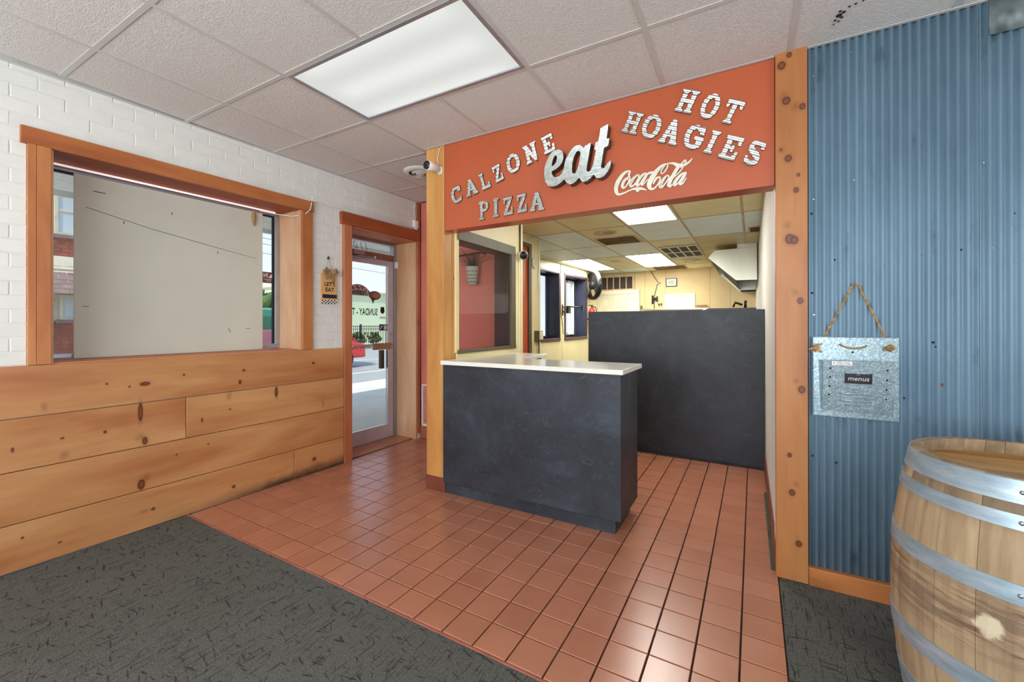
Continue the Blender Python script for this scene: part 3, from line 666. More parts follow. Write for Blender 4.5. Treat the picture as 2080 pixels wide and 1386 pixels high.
# wall B with doorway, then the street-side wall with two windows
wk = struct('wall_kitchen_door', MB().box(-2.75, -2.65, 3.80, 4.25, 0, KZ+.1).box(-2.75, -2.65, 4.25, 5.12, 2.35, KZ+.1).box(-2.75, -2.65, 5.12, 5.45, 0, KZ+.1).box(-3.42, -2.65, 5.45, 5.50, 0, KZ+.1).box(-2.70, -2.05, 3.80, 3.84, 0, KZ+.1), 'kitchen_wall', WF)
put('door_frame', MB().box(-2.77, -2.635, 5.12, 5.20, 0, 2.35).box(-2.77, -2.635, 4.25, 5.20, 2.35, 2.40), 'dark_metal_frame', wk)
put('corner_strip', MB().box(-2.67, -2.636, 5.43, 5.462, 0, KZ), 'cream_paint', wk)
dk = struct('door_2', MB().box(-2.745, -2.656, 4.25, 5.12, .01, 2.35), 'orange_door', WF)
mb = MB(); KN = .10
ko = ((6.87, 7.70), (7.98, 9.15))
xs = [5.46, 6.87, 7.70, 7.98, 9.15, 10.0]
for a, b in zip(xs, xs[1:]):
    if (a, b) in ko: mb.box(a, b, KN, KN+.3, 0, 1.03); mb.box(a, b, KN, KN+.3, 2.30, 2.65)
    else: mb.box(a, b, KN, KN+.3, 0, 2.65)
kl = struct('wall_kitchen_left', mb, 'kitchen_wall', LWF)
for a in (6.0, 6.6, 7.84, 9.4): put('panel_joint', MB().box(a, a+.006, KN-.002, KN, 0, KZ), 'kitchen_groove', kl)
for wi_, (a, b) in enumerate(ko):
    w = struct('window_%d' % (5+wi_), MB().box(a+.012, b-.012, KN+.24, KN+.27, 1.03, 1.07).box(a+.012, b-.012, KN+.24, KN+.27, 2.25, 2.288).box(b-.06, b-.012, KN+.24, KN+.27, 1.07, 2.25).box(a+.012, a+.06, KN+.24, KN+.27, 1.07, 2.25).box((a+b)/2-.02, (a+b)/2+.02, KN+.24, KN+.27, 1.07, 2.25), 'blue_black', LWF, (a, KN, 1.6))
    put('reveal', MB().box(a, a+.012, KN-.004, KN+.28, 1.03, 2.30).box(b-.012, b, KN-.004, KN+.28, 1.03, 2.30).box(a+.012, b-.012, KN, KN+.28, 2.288, 2.30).box(a+.012, b-.012, KN, KN+.28, 1.018, 1.03), 'blue_black', w)
    put('casing', MB().box(a-.03, a+.002, KN-.014, KN, 1.0, 2.33).box(b-.002, b+.045, KN-.014, KN, 1.0, 2.33).box(a-.03, b+.045, KN-.014, KN, 2.30, 2.345).box(a-.03, b+.045, KN-.018, KN, .97, 1.028), 'maroon', w)
    put('glass_pane', MB().box(a+.06, b-.06, KN+.253, KN+.257, 1.07, 2.25), 'glass', w)
    if wi_ == 1:
        put('sash', MB().box(8.85, 8.93, KN+.20, KN+.24, 1.07, 2.25).box(8.6, 8.85, KN+.20, KN+.24, 2.20, 2.25).box(8.6, 8.85, KN+.20, KN+.24, 1.07, 1.12), 'white_plastic', w)
    else:
        put('socket', MB().box(b-.020, b-.012, KN+.06, KN+.11, 1.20, 1.225).box(b-.020, b-.012, KN+.06, KN+.11, 1.34, 1.365), 'black_plastic', w)
kb = struct('wall_kitchen_back', MB().box(-3.6, .2, 9.9, 10.05, 0, 2.65), 'kitchen_back', WF)
for x in (-2.14, -1.69, -.80, -.42): put('panel_joint', MB().box(x, x+.008, 9.898, 9.9, 0, KZ), 'kitchen_groove', kb)
kr = struct('wall_kitchen_right', MB().box(.106, .22, .022, 7.4, .0, 2.65), 'plaster_white', FWF)
x = .03
while x < 1.84:
    put('base_tile', MB().cbox(.094, .106, x+.001, min(x+.15, 1.84)-.001, .002, .142, 0, .003, True), 'plinth_brown', kr, at=(.1, x, .05)); x += .1525
put('grime_line', MB().box(.078, .096, .03, 1.2, .0005, .006), 'grime_green', kr)
struct('wall_half', MB().box(-1.542, .104, 1.84, 1.96, 0, 1.437), 'chalkboard_wall', FWF, (-.7, 1.84, .7), bevel=.003)
# kitchen ceiling: tiles at measured joints
kc = struct('ceiling_kitchen', MB().box(-2.04, .3, 2.735, 3.84, KZ+.02, KZ+.06).box(-3.6, .3, 3.84, 10.0, KZ+.02, KZ+.06).box(-2.05, 3.2, 2.74, 2.80, KZ+.06, 2.9).box(-3.8, 3.2, 2.7, 10.1, 2.88, 2.92), 'plaster_white', WF)  # top slab is unseen, closes the kitchen against outdoor light
KX = [-3.42, -3.20, -2.585, -1.985, -1.33, -.72, -.10, .12]; KY = [2.75, 3.95, 5.17, 6.33, 7.46, 9.17, 9.89]
white = {(4, 2), (5, 2), (6, 2), (2, 3), (3, 3), (1, 3), (1, 2), (0, 3), (2, 2), (2, 5), (1, 5), (0, 4), (1, 1)}
stain = {(4, 4), (5, 3), (5, 4), (6, 3)}
for i in range(len(KX)-1):
    for j in range(len(KY)-1):
        x0, x1, y0, y1 = KX[i]+.004, KX[i+1]-.004, KY[j]+.004, KY[j+1]-.004
        if y1 < 5.4 and x0 < -2.63: x0 = -2.64
        if y1 < 3.97 and x0 < -2.04: x0 = -2.03
        if x1-x0 < .05 or (i, j) in ((4, 1), (1, 4), (3, 4), (2, 4)): continue
        cc = 'ktile_white' if (i, j) in white else 'ktile_stained' if (i, j) in stain else 'ktile_yellow'
        put('ceiling_tile', MB().cbox(x0, x1, y0, y1, KZ, KZ+.012, 2, .003, True), cc, kc, at=((x0+x1)/2, (y0+y1)/2, KZ))
put('ceiling_tile', MB().cbox(-2.581, -1.989, 7.464, 9.166, KZ, KZ+.012, 2, .003, True), 'ktile_yellow', kc)
mb = MB()
for x in KX[1:-1]: mb.box(x-.013, x+.013, 2.75 if x > -2 else 5.5 if x < -2.65 else 3.85, 9.89, KZ-.002, KZ+.003)
for y in KY[1:-1]: mb.box(-2.04 if y < 3.96 else -2.64 if y < 5.4 else -3.4, .105, y-.013, y+.013, KZ-.0024, KZ+.003)
put('grid_runner', mb, 'tbar_kitchen', kc)
def klight(x0, x1, y0, y1, lab):
    t = thing('ceiling_light', lab, 'light', WF, ((x0+x1)/2, (y0+y1)/2, KZ), 'kitchen ceiling light panels')
    mb = MB()
    for q in ((x0, x1, y0, y0+.02), (x0, x1, y1-.02, y1), (x0, x0+.02, y0+.02, y1-.02), (x1-.02, x1, y0+.02, y1-.02)): mb.box(q[0], q[1], q[2], q[3], KZ-.004, KZ+.015)
    put('frame', mb, 'cream_paint', t)
    put('light_panel', MB().box(x0+.02, x1-.02, y0+.02, y1-.02, KZ+.001, KZ+.006), 'diffuser_kitchen', t)
    return t
klight(-1.316, -.734, 3.965, 5.157, 'warm kitchen ceiling light panel nearest the red sign beam')
klight(-3.187, -2.60, 7.474, 9.157, 'warm kitchen ceiling light panel above the street side windows')
klight(-1.972, -1.343, 7.474, 9.157, 'warm kitchen ceiling light panel near the back wall, beside the grid grille')
# ================================================================== SIGN LETTERING
def stroke(pts, w, n=6):
    """thick polyline in unit space -> convex quads + round joints"""
    out = []
    ws = w if isinstance(w, (list, tuple)) else [w]*len(pts)
    for (a, b, wa, wb) in zip(pts, pts[1:], ws, ws[1:]):
        d = Vector((b[0]-a[0], b[1]-a[1]))
        if d.length < 1e-6: continue
        d.normalize(); nx, ny = -d.y, d.x
        out.append([(a[0]+nx*wa/2, a[1]+ny*wa/2), (a[0]-nx*wa/2, a[1]-ny*wa/2), (b[0]-nx*wb/2, b[1]-ny*wb/2), (b[0]+nx*wb/2, b[1]+ny*wb/2)])
    for (p, ww) in zip(pts[1:-1], ws[1:-1]):
        out.append([(p[0]+ww/2*math.cos(2*PI*k/12), p[1]+ww/2*math.sin(2*PI*k/12)) for k in range(12)])
    return out
def foot(cx, v, w=.20, s=.11, h=.17, up=True):
    sg = 1 if up else -1
    return [[(cx-w, v+sg*.015), (cx-w*.8, v), (cx+w*.8, v), (cx+w, v+sg*.015), (cx+w, v+sg*.075), (cx+s, v+sg*h), (cx-s, v+sg*h), (cx-w, v+sg*.075)]]
def bar(x0, x1, y0, y1): return [[(x0, y0), (x1, y0), (x1, y1), (x0, y1)]]
def arc(cx, cy, rx, ry, t0, t1, wx, wy=None, n=20):
    wy = wy or wx*.7; out = []
    for i in range(n):
        a, b = math.radians(t0+(t1-t0)*i/n), math.radians(t0+(t1-t0)*(i+1)/n)
        out.append([(cx+rx*math.cos(a), cy+ry*math.sin(a)), (cx+rx*math.cos(b), cy+ry*math.sin(b)), (cx+(rx-wx)*math.cos(b), cy+(ry-wy)*math.sin(b)), (cx+(rx-wx)*math.cos(a), cy+(ry-wy)*math.sin(a))])
    return out
GL = {}
GL['O'] = arc(.5, .5, .5, .5, 0, 360, .25, .17, 28)
GL['C'] = arc(.52, .5, .52, .5, 38, 322, .27, .17, 24)+[[(.74, .98), (.98, .98), (1., .66), (.80, .66), (.72, .80)], [(.76, .22), (1.0, .36), (.96, .10), (.80, .06)]]
GL['G'] = arc(.50, .5, .50, .5, 42, 330, .27, .17, 24)+[[(.74, .98), (.96, .98), (.98, .64), (.78, .64), (.70, .80)], [(.52, .50), (.60, .54), (.98, .54), (1.04, .50), (1.0, .40), (.92, .12), (.68, .12), (.68, .38), (.56, .42)]]
GL['L'] = bar(.16, .42, .05, .95)+foot(.29, 1, .26, .13, .16, False)+[[(.03, .015), (.06, 0), (.96, 0), (1., .04), (1., .36), (.86, .36), (.74, .18), (.06, .17), (.03, .10)]]
GL['I'] = bar(.26, .74, .1, .9)+foot(.5, 0, .46, .24)+foot(.5, 1, .46, .24, .17, False)
GL['H'] = bar(.14, .38, .1, .9)+bar(.64, .88, .1, .9)+foot(.26, 0, .235, .12)+foot(.26, 1, .235, .12, .17, False)+foot(.76, 0, .235, .12)+foot(.76, 1, .235, .12, .17, False)+bar(.3, .7, .42, .58)
GL['T'] = bar(.37, .63, .1, .95)+foot(.5, 0, .28, .13)+bar(.03, .97, .83, 1.)+[[(.0, 1.), (.15, 1.), (.22, .84), (.14, .66), (.0, .66)], [(1., 1.), (.85, 1.), (.78, .84), (.86, .66), (1., .66)]]
GL['E'] = bar(.12, .40, .03, .97)+bar(.02, .96, .83, 1.)+bar(.02, .97, 0, .17)+bar(.38, .62, .43, .57)+[[(.98, 1.), (.98, .66), (.84, .66), (.76, .84), (.8, 1.)], [(.99, 0), (1., .38), (.86, .38), (.76, .17), (.8, 0)], [(.56, .66), (.68, .66), (.68, .34), (.56, .34), (.52, .5)]]
GL['Z'] = bar(.04, .96, .83, 1.)+bar(.02, .98, 0, .17)+[[(.60, .85), (.96, .85), (.36, .15), (.02, .15)], [(.04, 1.), (.04, .64), (.18, .64), (.26, .84), (.2, 1.)], [(.98, 0), (1., .38), (.86, .38), (.76, .16), (.8, 0)]]
GL['N'] = bar(.15, .36, .08, .92)+bar(.66, .88, .10, .92)+foot(.255, 0, .22, .11)+[[(.0, 1.), (.34, 1.), (.90, .0), (.74, .0), (.08, .88), (.0, .93)]]+foot(.77, 1, .22, .11, .17, False)
GL['A'] = [[(.38, .97), (.44, 1.), (.56, 1.), (.62, .97), (.34, .12), (.10, .12)], [(.40, 1.), (.62, .97), (.92, .12), (.62, .12)]]+[[(.28, .30), (.74, .30), (.70, .44), (.32, .44)]]+foot(.20, 0, .20, .12, .15)+foot(.78, 0, .22, .15, .15)
GL['P'] = bar(.16, .42, .1, .95)+foot(.29, 0, .27, .13)+bar(.03, .6, .85, 1.)+arc(.56, .71, .42, .29, -92, 92, .24, .15, 14)+bar(.4, .6, .42, .57)
GL['S'] = stroke([(.86, .70), (.84, .86), (.62, .92), (.42, .90), (.22, .80), (.20, .64), (.38, .54), (.60, .46), (.78, .36), (.80, .20), (.60, .09), (.38, .08), (.18, .16), (.12, .34)], [.18, .2, .17, .18, .22, .25, .27, .28, .25, .22, .18, .17, .2, .10])
GL['A'] = [[(.40, .98), (.60, .98), (.34, .12), (.10, .12)], [(.40, .98), (.46, 1.), (.56, 1.), (.61, .97), (.93, .12), (.62, .12)], [(.28, .30), (.74, .30), (.70, .44), (.32, .44)]]+foot(.20, 0, .20, .12, .15)+foot(.78, 0, .22, .15, .15)
def clip(poly, y, keep_above):
    out = []; n = len(poly)
    for i in range(n):
        a, b = poly[i], poly[(i+1) % n]; ia = (a[1] >= y) == keep_above or a[1] == y; ib = (b[1] >= y) == keep_above or b[1] == y
        if ia: out.append(a)
        if ia != ib and a[1] != b[1]:
            t = (y-a[1])/(b[1]-a[1]); out.append((a[0]+(b[0]-a[0])*t, y))
    return out
def corrugate(polys, mapf, hgt, pitch, amp, base, thick, sides=True, div=6):
    """polys in unit space (v is across the ribs); mapf(u, v, n); n is negative towards the room"""
    fr_ = MB(); sd = MB(); dv = pitch/div/hgt
    for iq, q in enumerate(polys):
        if sides: base_, thick_ = base, thick+.00004*iq
        else: base_, thick_ = base, thick
        v0, v1 = min(p[1] for p in q), max(p[1] for p in q); k = math.floor(v0/dv)
        while k*dv < v1:
            c = clip(q, k*dv, True)
            if len(c) > 2: c = clip(c, (k+1)*dv, False)
            if len(c) > 2: fr_.add([mapf(u, v, -(base+thick_+amp*(1+math.cos(2*PI*v*hgt/pitch)))) for u, v in c], [tuple(range(len(c)))], True)
            k += 1
        if sides:
            n = len(q); sd.add([mapf(u, v, -base) for u, v in q]+[mapf(u, v, -(base+thick+amp)) for u, v in q], [(i, (i+1) % n, (i+1) % n+n, i+n) for i in range(n)])
    return fr_, sd
LET=[('C',(-1.9804,2.2122),(-1.8899,2.2331),(-2.0086,2.3388)),('A',(-1.8543,2.2502),(-1.7456,2.2723),(-1.8835,2.3748)),('L',(-1.7149,2.2811),(-1.6379,2.2986),(-1.7539,2.4051)),('Z',(-1.5938,2.3155),(-1.5277,2.3362),(-1.6358,2.437)),('O',(-1.4907,2.3529),(-1.3897,2.3791),(-1.5208,2.4875)),('N',(-1.3509,2.3956),(-1.2518,2.4225),(-1.3843,2.5283)),('E',(-1.2131,2.441),(-1.1345,2.4614),(-1.2432,2.5669)),('P',(-1.7446,2.0668),(-1.6573,2.0696),(-1.7476,2.2025)),('I',(-1.6256,2.0737),(-1.5724,2.075),(-1.6254,2.2079)),('Z',(-1.5324,2.0725),(-1.4569,2.0785),(-1.5383,2.203)),('Z',(-1.4225,2.0766),(-1.3468,2.0821),(-1.4299,2.2076)),('A',(-1.3284,2.0745),(-1.2153,2.0746),(-1.3294,2.2065)),('H',(-0.3995,2.537),(-0.3075,2.4942),(-0.3422,2.6531)),('O',(-0.274,2.4711),(-0.1932,2.4302),(-0.2185,2.596)),('T',(-0.167,2.4186),(-0.0913,2.3798),(-0.1078,2.5327)),('H',(-0.7057,2.4869),(-0.612,2.4431),(-0.6514,2.6037)),('O',(-0.5939,2.4343),(-0.496,2.3844),(-0.5427,2.562)),('A',(-0.488,2.3748),(-0.3855,2.3313),(-0.4374,2.5063)),('G',(-0.3573,2.32),(-0.2647,2.273),(-0.3129,2.4473)),('I',(-0.2472,2.2664),(-0.2021,2.2448),(-0.1924,2.3788)),('E',(-0.172,2.2248),(-0.0931,2.1867),(-0.1174,2.3355)),('S',(-0.0569,2.1729),(0.0168,2.1318),(-0.0063,2.292))]
EO=[(-1.143,2.431),(-1.119,2.441),(-1.093,2.44),(-1.071,2.427),(-1.061,2.407),(-1.06,2.378),(-1.069,2.35),(-1.087,2.33),(-1.115,2.314),(-1.142,2.306),(-1.14,2.287),(-1.127,2.268),(-1.109,2.261),(-1.087,2.267),(-1.069,2.284),(-1.057,2.311),(-1.051,2.343),(-1.044,2.367),(-1.032,2.387),(-1.012,2.412),(-0.989,2.433),(-0.966,2.442),(-0.948,2.438),(-0.933,2.426),(-0.924,2.415),(-0.914,2.424),(-0.896,2.434),(-0.875,2.437),(-0.879,2.417),(-0.886,2.379),(-0.894,2.338),(-0.901,2.3),(-0.905,2.272),(-0.898,2.259),(-0.885,2.258),(-0.872,2.274),(-0.863,2.297),(-0.855,2.331),(-0.848,2.364),(-0.844,2.384),(-0.854,2.39),(-0.846,2.433),(-0.83,2.434),(-0.821,2.471),(-0.814,2.517),(-0.766,2.526),(-0.769,2.494),(-0.777,2.444),(-0.76,2.44),(-0.766,2.397),(-0.792,2.388),(-0.801,2.344),(-0.808,2.3),(-0.812,2.273),(-0.803,2.263),(-0.791,2.266),(-0.773,2.287),(-0.755,2.302),(-0.75,2.296),(-0.754,2.266),(-0.77,2.237),(-0.794,2.214),(-0.819,2.206),(-0.841,2.212),(-0.859,2.236),(-0.877,2.218),(-0.9,2.204),(-0.926,2.198),(-0.94,2.211),(-0.954,2.233),(-0.971,2.216),(-0.994,2.202),(-1.017,2.198),(-1.04,2.217),(-1.054,2.239),(-1.075,2.223),(-1.107,2.208),(-1.139,2.205),(-1.167,2.214),(-1.188,2.245),(-1.196,2.292),(-1.194,2.336),(-1.182,2.372),(-1.165,2.402)]
EH1=[(-1.142,2.338),(-1.14,2.36),(-1.131,2.388),(-1.119,2.406),(-1.107,2.404),(-1.104,2.386),(-1.109,2.365),(-1.123,2.347)]
EH2=[(-1.001,2.294),(-0.999,2.33),(-0.99,2.368),(-0.974,2.397),(-0.961,2.404),(-0.946,2.397),(-0.944,2.373),(-0.952,2.335),(-0.963,2.294),(-0.978,2.266),(-0.992,2.265),(-1.0,2.275)]
COCA=[[(-0.6527,2.2098,0.0072),(-0.6501,2.2222,0.0078),(-0.6463,2.2306,0.0065),(-0.654,2.2346,0.0065),(-0.6681,2.2332,0.0104),(-0.6861,2.2235,0.0156),(-0.7044,2.2032,0.0196),(-0.7201,2.1797,0.0223),(-0.7294,2.155,0.021),(-0.732,2.1318,0.0197),(-0.7268,2.1126,0.0157),(-0.715,2.1016,0.0105),(-0.6967,2.1027,0.0078),(-0.676,2.1073,0.0065),(-0.6529,2.1154,0.0057),(-0.6325,2.1199,0.0072),(-0.6148,2.1209,0.0128),(-0.5997,2.1172,0.0205),(-0.5847,2.1174,0.0128),(-0.5698,2.1125,0.0089),(-0.5489,2.101,0.002)],[(-0.6098,2.1163,0.0077),(-0.6017,2.1073,0.0128),(-0.6017,2.1009,0.002)],[(-0.6578,2.221,0.0047),(-0.6527,2.2098,0.0067),(-0.6476,2.196,0.0052)],[(-0.6553,2.1973,0.0052),(-0.6759,2.1853,0.013),(-0.6888,2.1666,0.0143),(-0.6928,2.1464,0.013),(-0.6837,2.1371,0.0091),(-0.6682,2.1476,0.0065),(-0.6528,2.171,0.0057),(-0.6464,2.188,0.0057),(-0.6502,2.199,0.0065),(-0.6591,2.1954,0.0057),(-0.6592,2.1824,0.0039),(-0.6502,2.177,0.0036),(-0.6426,2.1809,0.0036)],[(-0.5971,2.1846,0.0061),(-0.5933,2.1968,0.0072),(-0.6021,2.2009,0.0077),(-0.6197,2.1911,0.0116),(-0.6362,2.1733,0.0155),(-0.6451,2.1542,0.0155),(-0.6401,2.1392,0.0103),(-0.6248,2.1431,0.0072),(-0.6072,2.1607,0.0051),(-0.5896,2.1782,0.0038)],[(-0.5524,2.2023,0.0076),(-0.5672,2.1998,0.0102),(-0.5846,2.185,0.0128),(-0.5996,2.1646,0.0154),(-0.6059,2.1477,0.0154),(-0.5997,2.1377,0.009),(-0.5847,2.1493,0.0064),(-0.5673,2.1693,0.0051),(-0.5524,2.1921,0.0051)],[(-0.5451,2.201,0.0127),(-0.5623,2.1735,0.0152),(-0.5772,2.1506,0.0153),(-0.5748,2.1374,0.0076),(-0.5599,2.1477,0.0046),(-0.5402,2.1672,0.003)],[(-0.5475,2.1963,0.0076),(-0.5304,2.2009,0.0114),(-0.511,2.2024,0.0075),(-0.4965,2.2024,0.0075)],[(-0.43,2.2362,0.0045),(-0.4441,2.2376,0.0055),(-0.463,2.2312,0.0112),(-0.4845,2.2127,0.0188),(-0.5037,2.1911,0.0239),(-0.5207,2.1664,0.0252),(-0.5317,2.143,0.024),(-0.5342,2.1232,0.0202),(-0.5257,2.1067,0.0126),(-0.5087,2.1039,0.0075),(-0.4894,2.1209,0.0055),(-0.4774,2.1389,0.006),(-0.4714,2.1579,0.007),(-0.4774,2.1664,0.0075),(-0.4917,2.1639,0.01),(-0.5038,2.1484,0.0088),(-0.5111,2.132,0.0038)],[(-0.43,2.2362,0.004),(-0.4312,2.2203,0.0054),(-0.4418,2.2,0.0055),(-0.456,2.1864,0.0045),(-0.4654,2.1868,0.004),(-0.4666,2.1995,0.0045),(-0.4583,2.2154,0.0055),(-0.4441,2.2327,0.005),(-0.4347,2.2371,0.0045)],[(-0.4347,2.2371,0.004),(-0.416,2.2372,0.0062),(-0.3974,2.2325,0.0111),(-0.379,2.2204,0.0159),(-0.3585,2.2117,0.0171),(-0.3381,2.2139,0.0121),(-0.3178,2.2234,0.0085),(-0.3067,2.2334,0.0053),(-0.2977,2.2437,0.0014)],[(-0.4231,2.162,0.0062),(-0.4324,2.1685,0.0062),(-0.4465,2.1586,0.0099),(-0.4608,2.1386,0.0149),(-0.4715,2.118,0.0162),(-0.4679,2.1049,0.01),(-0.4537,2.1126,0.007),(-0.4372,2.1322,0.0055),(-0.4243,2.1523,0.0054),(-0.4231,2.162,0.0054)],[(-0.3653,2.213,0.0073),(-0.3516,2.2275,0.0054),(-0.3358,2.239,0.0061),(-0.3324,2.2311,0.0053),(-0.3403,2.2156,0.0049),(-0.3608,2.1828,0.0044),(-0.3837,2.1624,0.0044),(-0.4022,2.1485,0.0037)],[(-0.3699,2.2114,0.0147),(-0.3836,2.1919,0.0159),(-0.3998,2.1653,0.016),(-0.4161,2.136,0.0185),(-0.4232,2.1125,0.0173),(-0.4162,2.1027,0.0086),(-0.4045,2.1119,0.0049)],[(-0.3314,2.1678,0.0085),(-0.3472,2.1658,0.0085),(-0.3608,2.1584,0.011),(-0.3791,2.1396,0.0147),(-0.393,2.1174,0.016),(-0.3907,2.1047,0.0098),(-0.3746,2.1143,0.0054),(-0.3586,2.1336,0.0044)],[(-0.3336,2.1682,0.0133),(-0.3472,2.1414,0.0146),(-0.3632,2.1173,0.0147),(-0.3609,2.1047,0.0085),(-0.3473,2.1122,0.0061),(-0.3292,2.1383,0.0024)]]
WORDS = [('CALZONE', range(0, 7)), ('PIZZA', range(7, 12)), ('HOT', range(12, 15)), ('HOAGIES', range(15, 22))]
for wd_, idx in WORDS:
    for pos, ii in enumerate(idx):
        ch, BL, BR, TL = LET[ii]
        ux, uz = BR[0]-BL[0], BR[1]-BL[1]; vx, vz = TL[0]-BL[0], TL[1]-BL[1]; hgt = math.hypot(vx, vz)
        def mapf(u, v, n, BL=BL, ux=ux, uz=uz, vx=vx, vz=vz): return (BL[0]+ux*u+vx*v, n, BL[1]+uz*u+vz*v)
        fr_, sd = corrugate(GL[ch], mapf, hgt, .024, .0028, .001, .008)
        dup = {('PIZZA', 2): 'first letter Z', ('PIZZA', 3): 'second letter Z'}.get((wd_, pos), 'letter '+ch)
        lab = 'corrugated tin %s in the word %s on the red sign beam' % (dup, wd_)
        cx, cz = BL[0]+ux/2+vx/2, BL[1]+uz/2+vz/2
        t = thing('metal_letter', lab, 'letter', FWF, (cx, -.001, cz), 'corrugated letters spelling '+wd_)
        me = mesh_from('face', fr_, 'letter_tin', (cx, -.001, cz)); o = put('face', None, None, t, me=me)
        put('edge', sd, 'letter_side', t)
# big script "eat"
tw = thing('metal_word_sign', 'large lowercase corrugated metal script sign reading eat on the red beam', 'sign', FWF, (-.95, -.001, 2.33))
tri = geometry.tessellate_polygon([[Vector((a, b, 0)) for a, b in c] for c in (EO, EH1, EH2)]); allp = EO+EH1+EH2
polys = [[allp[i] for i in t] for t in tri]
fr_, _ = corrugate(polys, lambda u, v, n: (u, n, v), 1.0, .0125, .0017, .001, .055, False, 6)
me = mesh_from('face', fr_, 'letter_tin', (-.95, -.001, 2.33)); put('face', None, None, tw, me=me)
sd = MB()
for c in (EO, EH1, EH2):
    n = len(c); sd.add([(u, -.001, v) for u, v in c]+[(u, -.057, v) for u, v in c], [(i, (i+1) % n, (i+1) % n+n, i+n) for i in range(n)])
put('edge', sd, 'letter_side', tw)
# flowing script of a soft drink sign
ts = thing('script_sign', 'small cream metal script drink sign at the lower middle of the red beam', 'sign', FWF, (-.55, -.001, 2.15))
def smooth(pts):
    out = []
    for i in range(len(pts)-1):
        p0, p1, p2, p3 = pts[max(i-1, 0)], pts[i], pts[i+1], pts[min(i+2, len(pts)-1)]
        for k in range(4):
            t = k/4; out.append(tuple(.5*((2*p1[j])+(-p0[j]+p2[j])*t+(2*p0[j]-5*p1[j]+4*p2[j]-p3[j])*t*t+(-p0[j]+3*p1[j]-3*p2[j]+p3[j])*t**3) for j in range(3)))
    out.append(pts[-1]); return out
for ip_, s_ in enumerate(COCA):
    q = smooth(s_); mb = MB()
    for ip, poly in enumerate(stroke([(a, b) for a, b, w in q], [max(w*1.12+.0016, .002) for a, b, w in q])): mb.prism([(u, v) for u, v in poly], 1, -.001, -.0105-.00003*(ip % 37)-.0012*(ip_ % 2))
    put('script_stroke', mb, 'cream_metal', ts)
for q in ((-.7655, -.0125, 2.085), (-.4445, -.0125, 2.105)): put('screw_head', MB().cyl(q, (0, -1, 0), .0025, .001, 8), 'steel_dark', ts)
# ================================================================== COUNTER
ct = thing('counter', 'dark slate coloured counter base standing between the wooden post and the walkway', 'counter', FWF, (-1.4, .2, 0))
put('body', MB().prism([(-2.064, -.030), (-.700, -.030), (-.700, .415), (-1.69, .415), (-1.69, .95), (-2.04, .95), (-2.04, .141), (-2.064, .141)], 2, .092, .9985), 'chalkboard', ct, bevel=.003)
put('kick_base', MB().prism([(-2.064, .0), (-.742, .0), (-.742, .375), (-1.74, .375), (-1.74, .92), (-2.04, .92), (-2.04, .141), (-2.064, .141)], 2, .001, .092), 'chalkboard', ct)
tp = put('worktop', MB().prism([(-2.041, -.090), (-.672, -.090), (-.664, .394), (-1.642, .394), (-1.642, .965), (-2.035, .965), (-2.035, .0), (-2.041, .0)], 2, .9995, 1.030), 'quartz', None, FWF, (-1.3, .1, 1.0), 'white stone L shaped worktop lying on the dark counter base', 'worktop', bevel=.003)
# ================================================================== BARREL
bx, by = .728, 1.885; HB = .895; RT, RM = .272, .325
def rb(z): return RM-(RM-RT)*((z-HB/2)/(HB/2))**2
tb = thing('wine_barrel', 'old oak barrel with six steel hoops standing on the carpet by the blue metal wall', 'barrel', WF, (bx, by, 0))
a = 0.0; angs = [0]
random.seed(11)
while angs[-1] < 2*PI-.16: angs.append(angs[-1]+random.uniform(.17, .30))
angs[-1] = 2*PI
for a0, a1 in zip(angs, angs[1:]):
    mb = MB(); N = 16; M_ = 4; vs = []; g = .0006
    for i in range(N+1):
        z = HB*i/N; r = rb(z)
        for k in range(M_+1):
            t = a0+g/r+(a1-a0-2*g/r)*k/M_; rr_ = r-(.0012 if k in (0, M_) else 0); vs.append((bx+rr_*math.cos(t), by+rr_*math.sin(t), z))
        for k in range(M_+1):
            t = a0+g/r+(a1-a0-2*g/r)*k/M_; vs.append((bx+(r-.026)*math.cos(t), by+(r-.026)*math.sin(t), z))
    S_ = 2*(M_+1); fs = []
    for i in range(N):
        b = i*S_
        for k in range(M_): fs += [(b+k, b+k+1, b+S_+k+1, b+S_+k), (b+M_+1+k, b+S_+M_+1+k, b+S_+M_+2+k, b+M_+2+k)]
        fs += [(b, b+S_, b+S_+M_+1, b+M_+1), (b+M_, b+2*M_+1, b+S_+2*M_+1, b+S_+M_)]
    for b in (0, N*S_): fs += [tuple([b+k for k in range(M_+1)]+[b+M_+1+k for k in range(M_, -1, -1)])]
    mb.add(vs, fs, False); put('stave', mb, 'stave_oak', tb, at=(bx, by, 0))
for q0, q1 in ((.834, .892), (.768, .806), (.583, .633), (.302, .362), (.143, .191), (.0, .112)):
    n_ = 4; zs_ = [q0+(q1-q0)*k/n_ for k in range(n_+1)]
    hm = MB().lathe([(rb(z)+.0028, z) for z in zs_], (bx, by, 0), seg=72); hm.lathe([(rb(q0)-.0005, q0), (rb(q0)+.0028, q0)], (bx, by, 0), seg=72, smooth=False); hm.lathe([(rb(q1)+.0028, q1), (rb(q1)-.0005, q1)], (bx, by, 0), seg=72, smooth=False)
    hp = put('hoop', hm, 'hoop_steel', tb)
    for ang in (-2.02, ):
        zc = (q0+q1)/2; r = rb(zc)+.003
        put('rivet', MB().ball((bx+r*math.cos(ang), by+r*math.sin(ang), zc), .006, 10), 'chrome', hp)
zt = HB-.042; hr = rb(zt)-.026
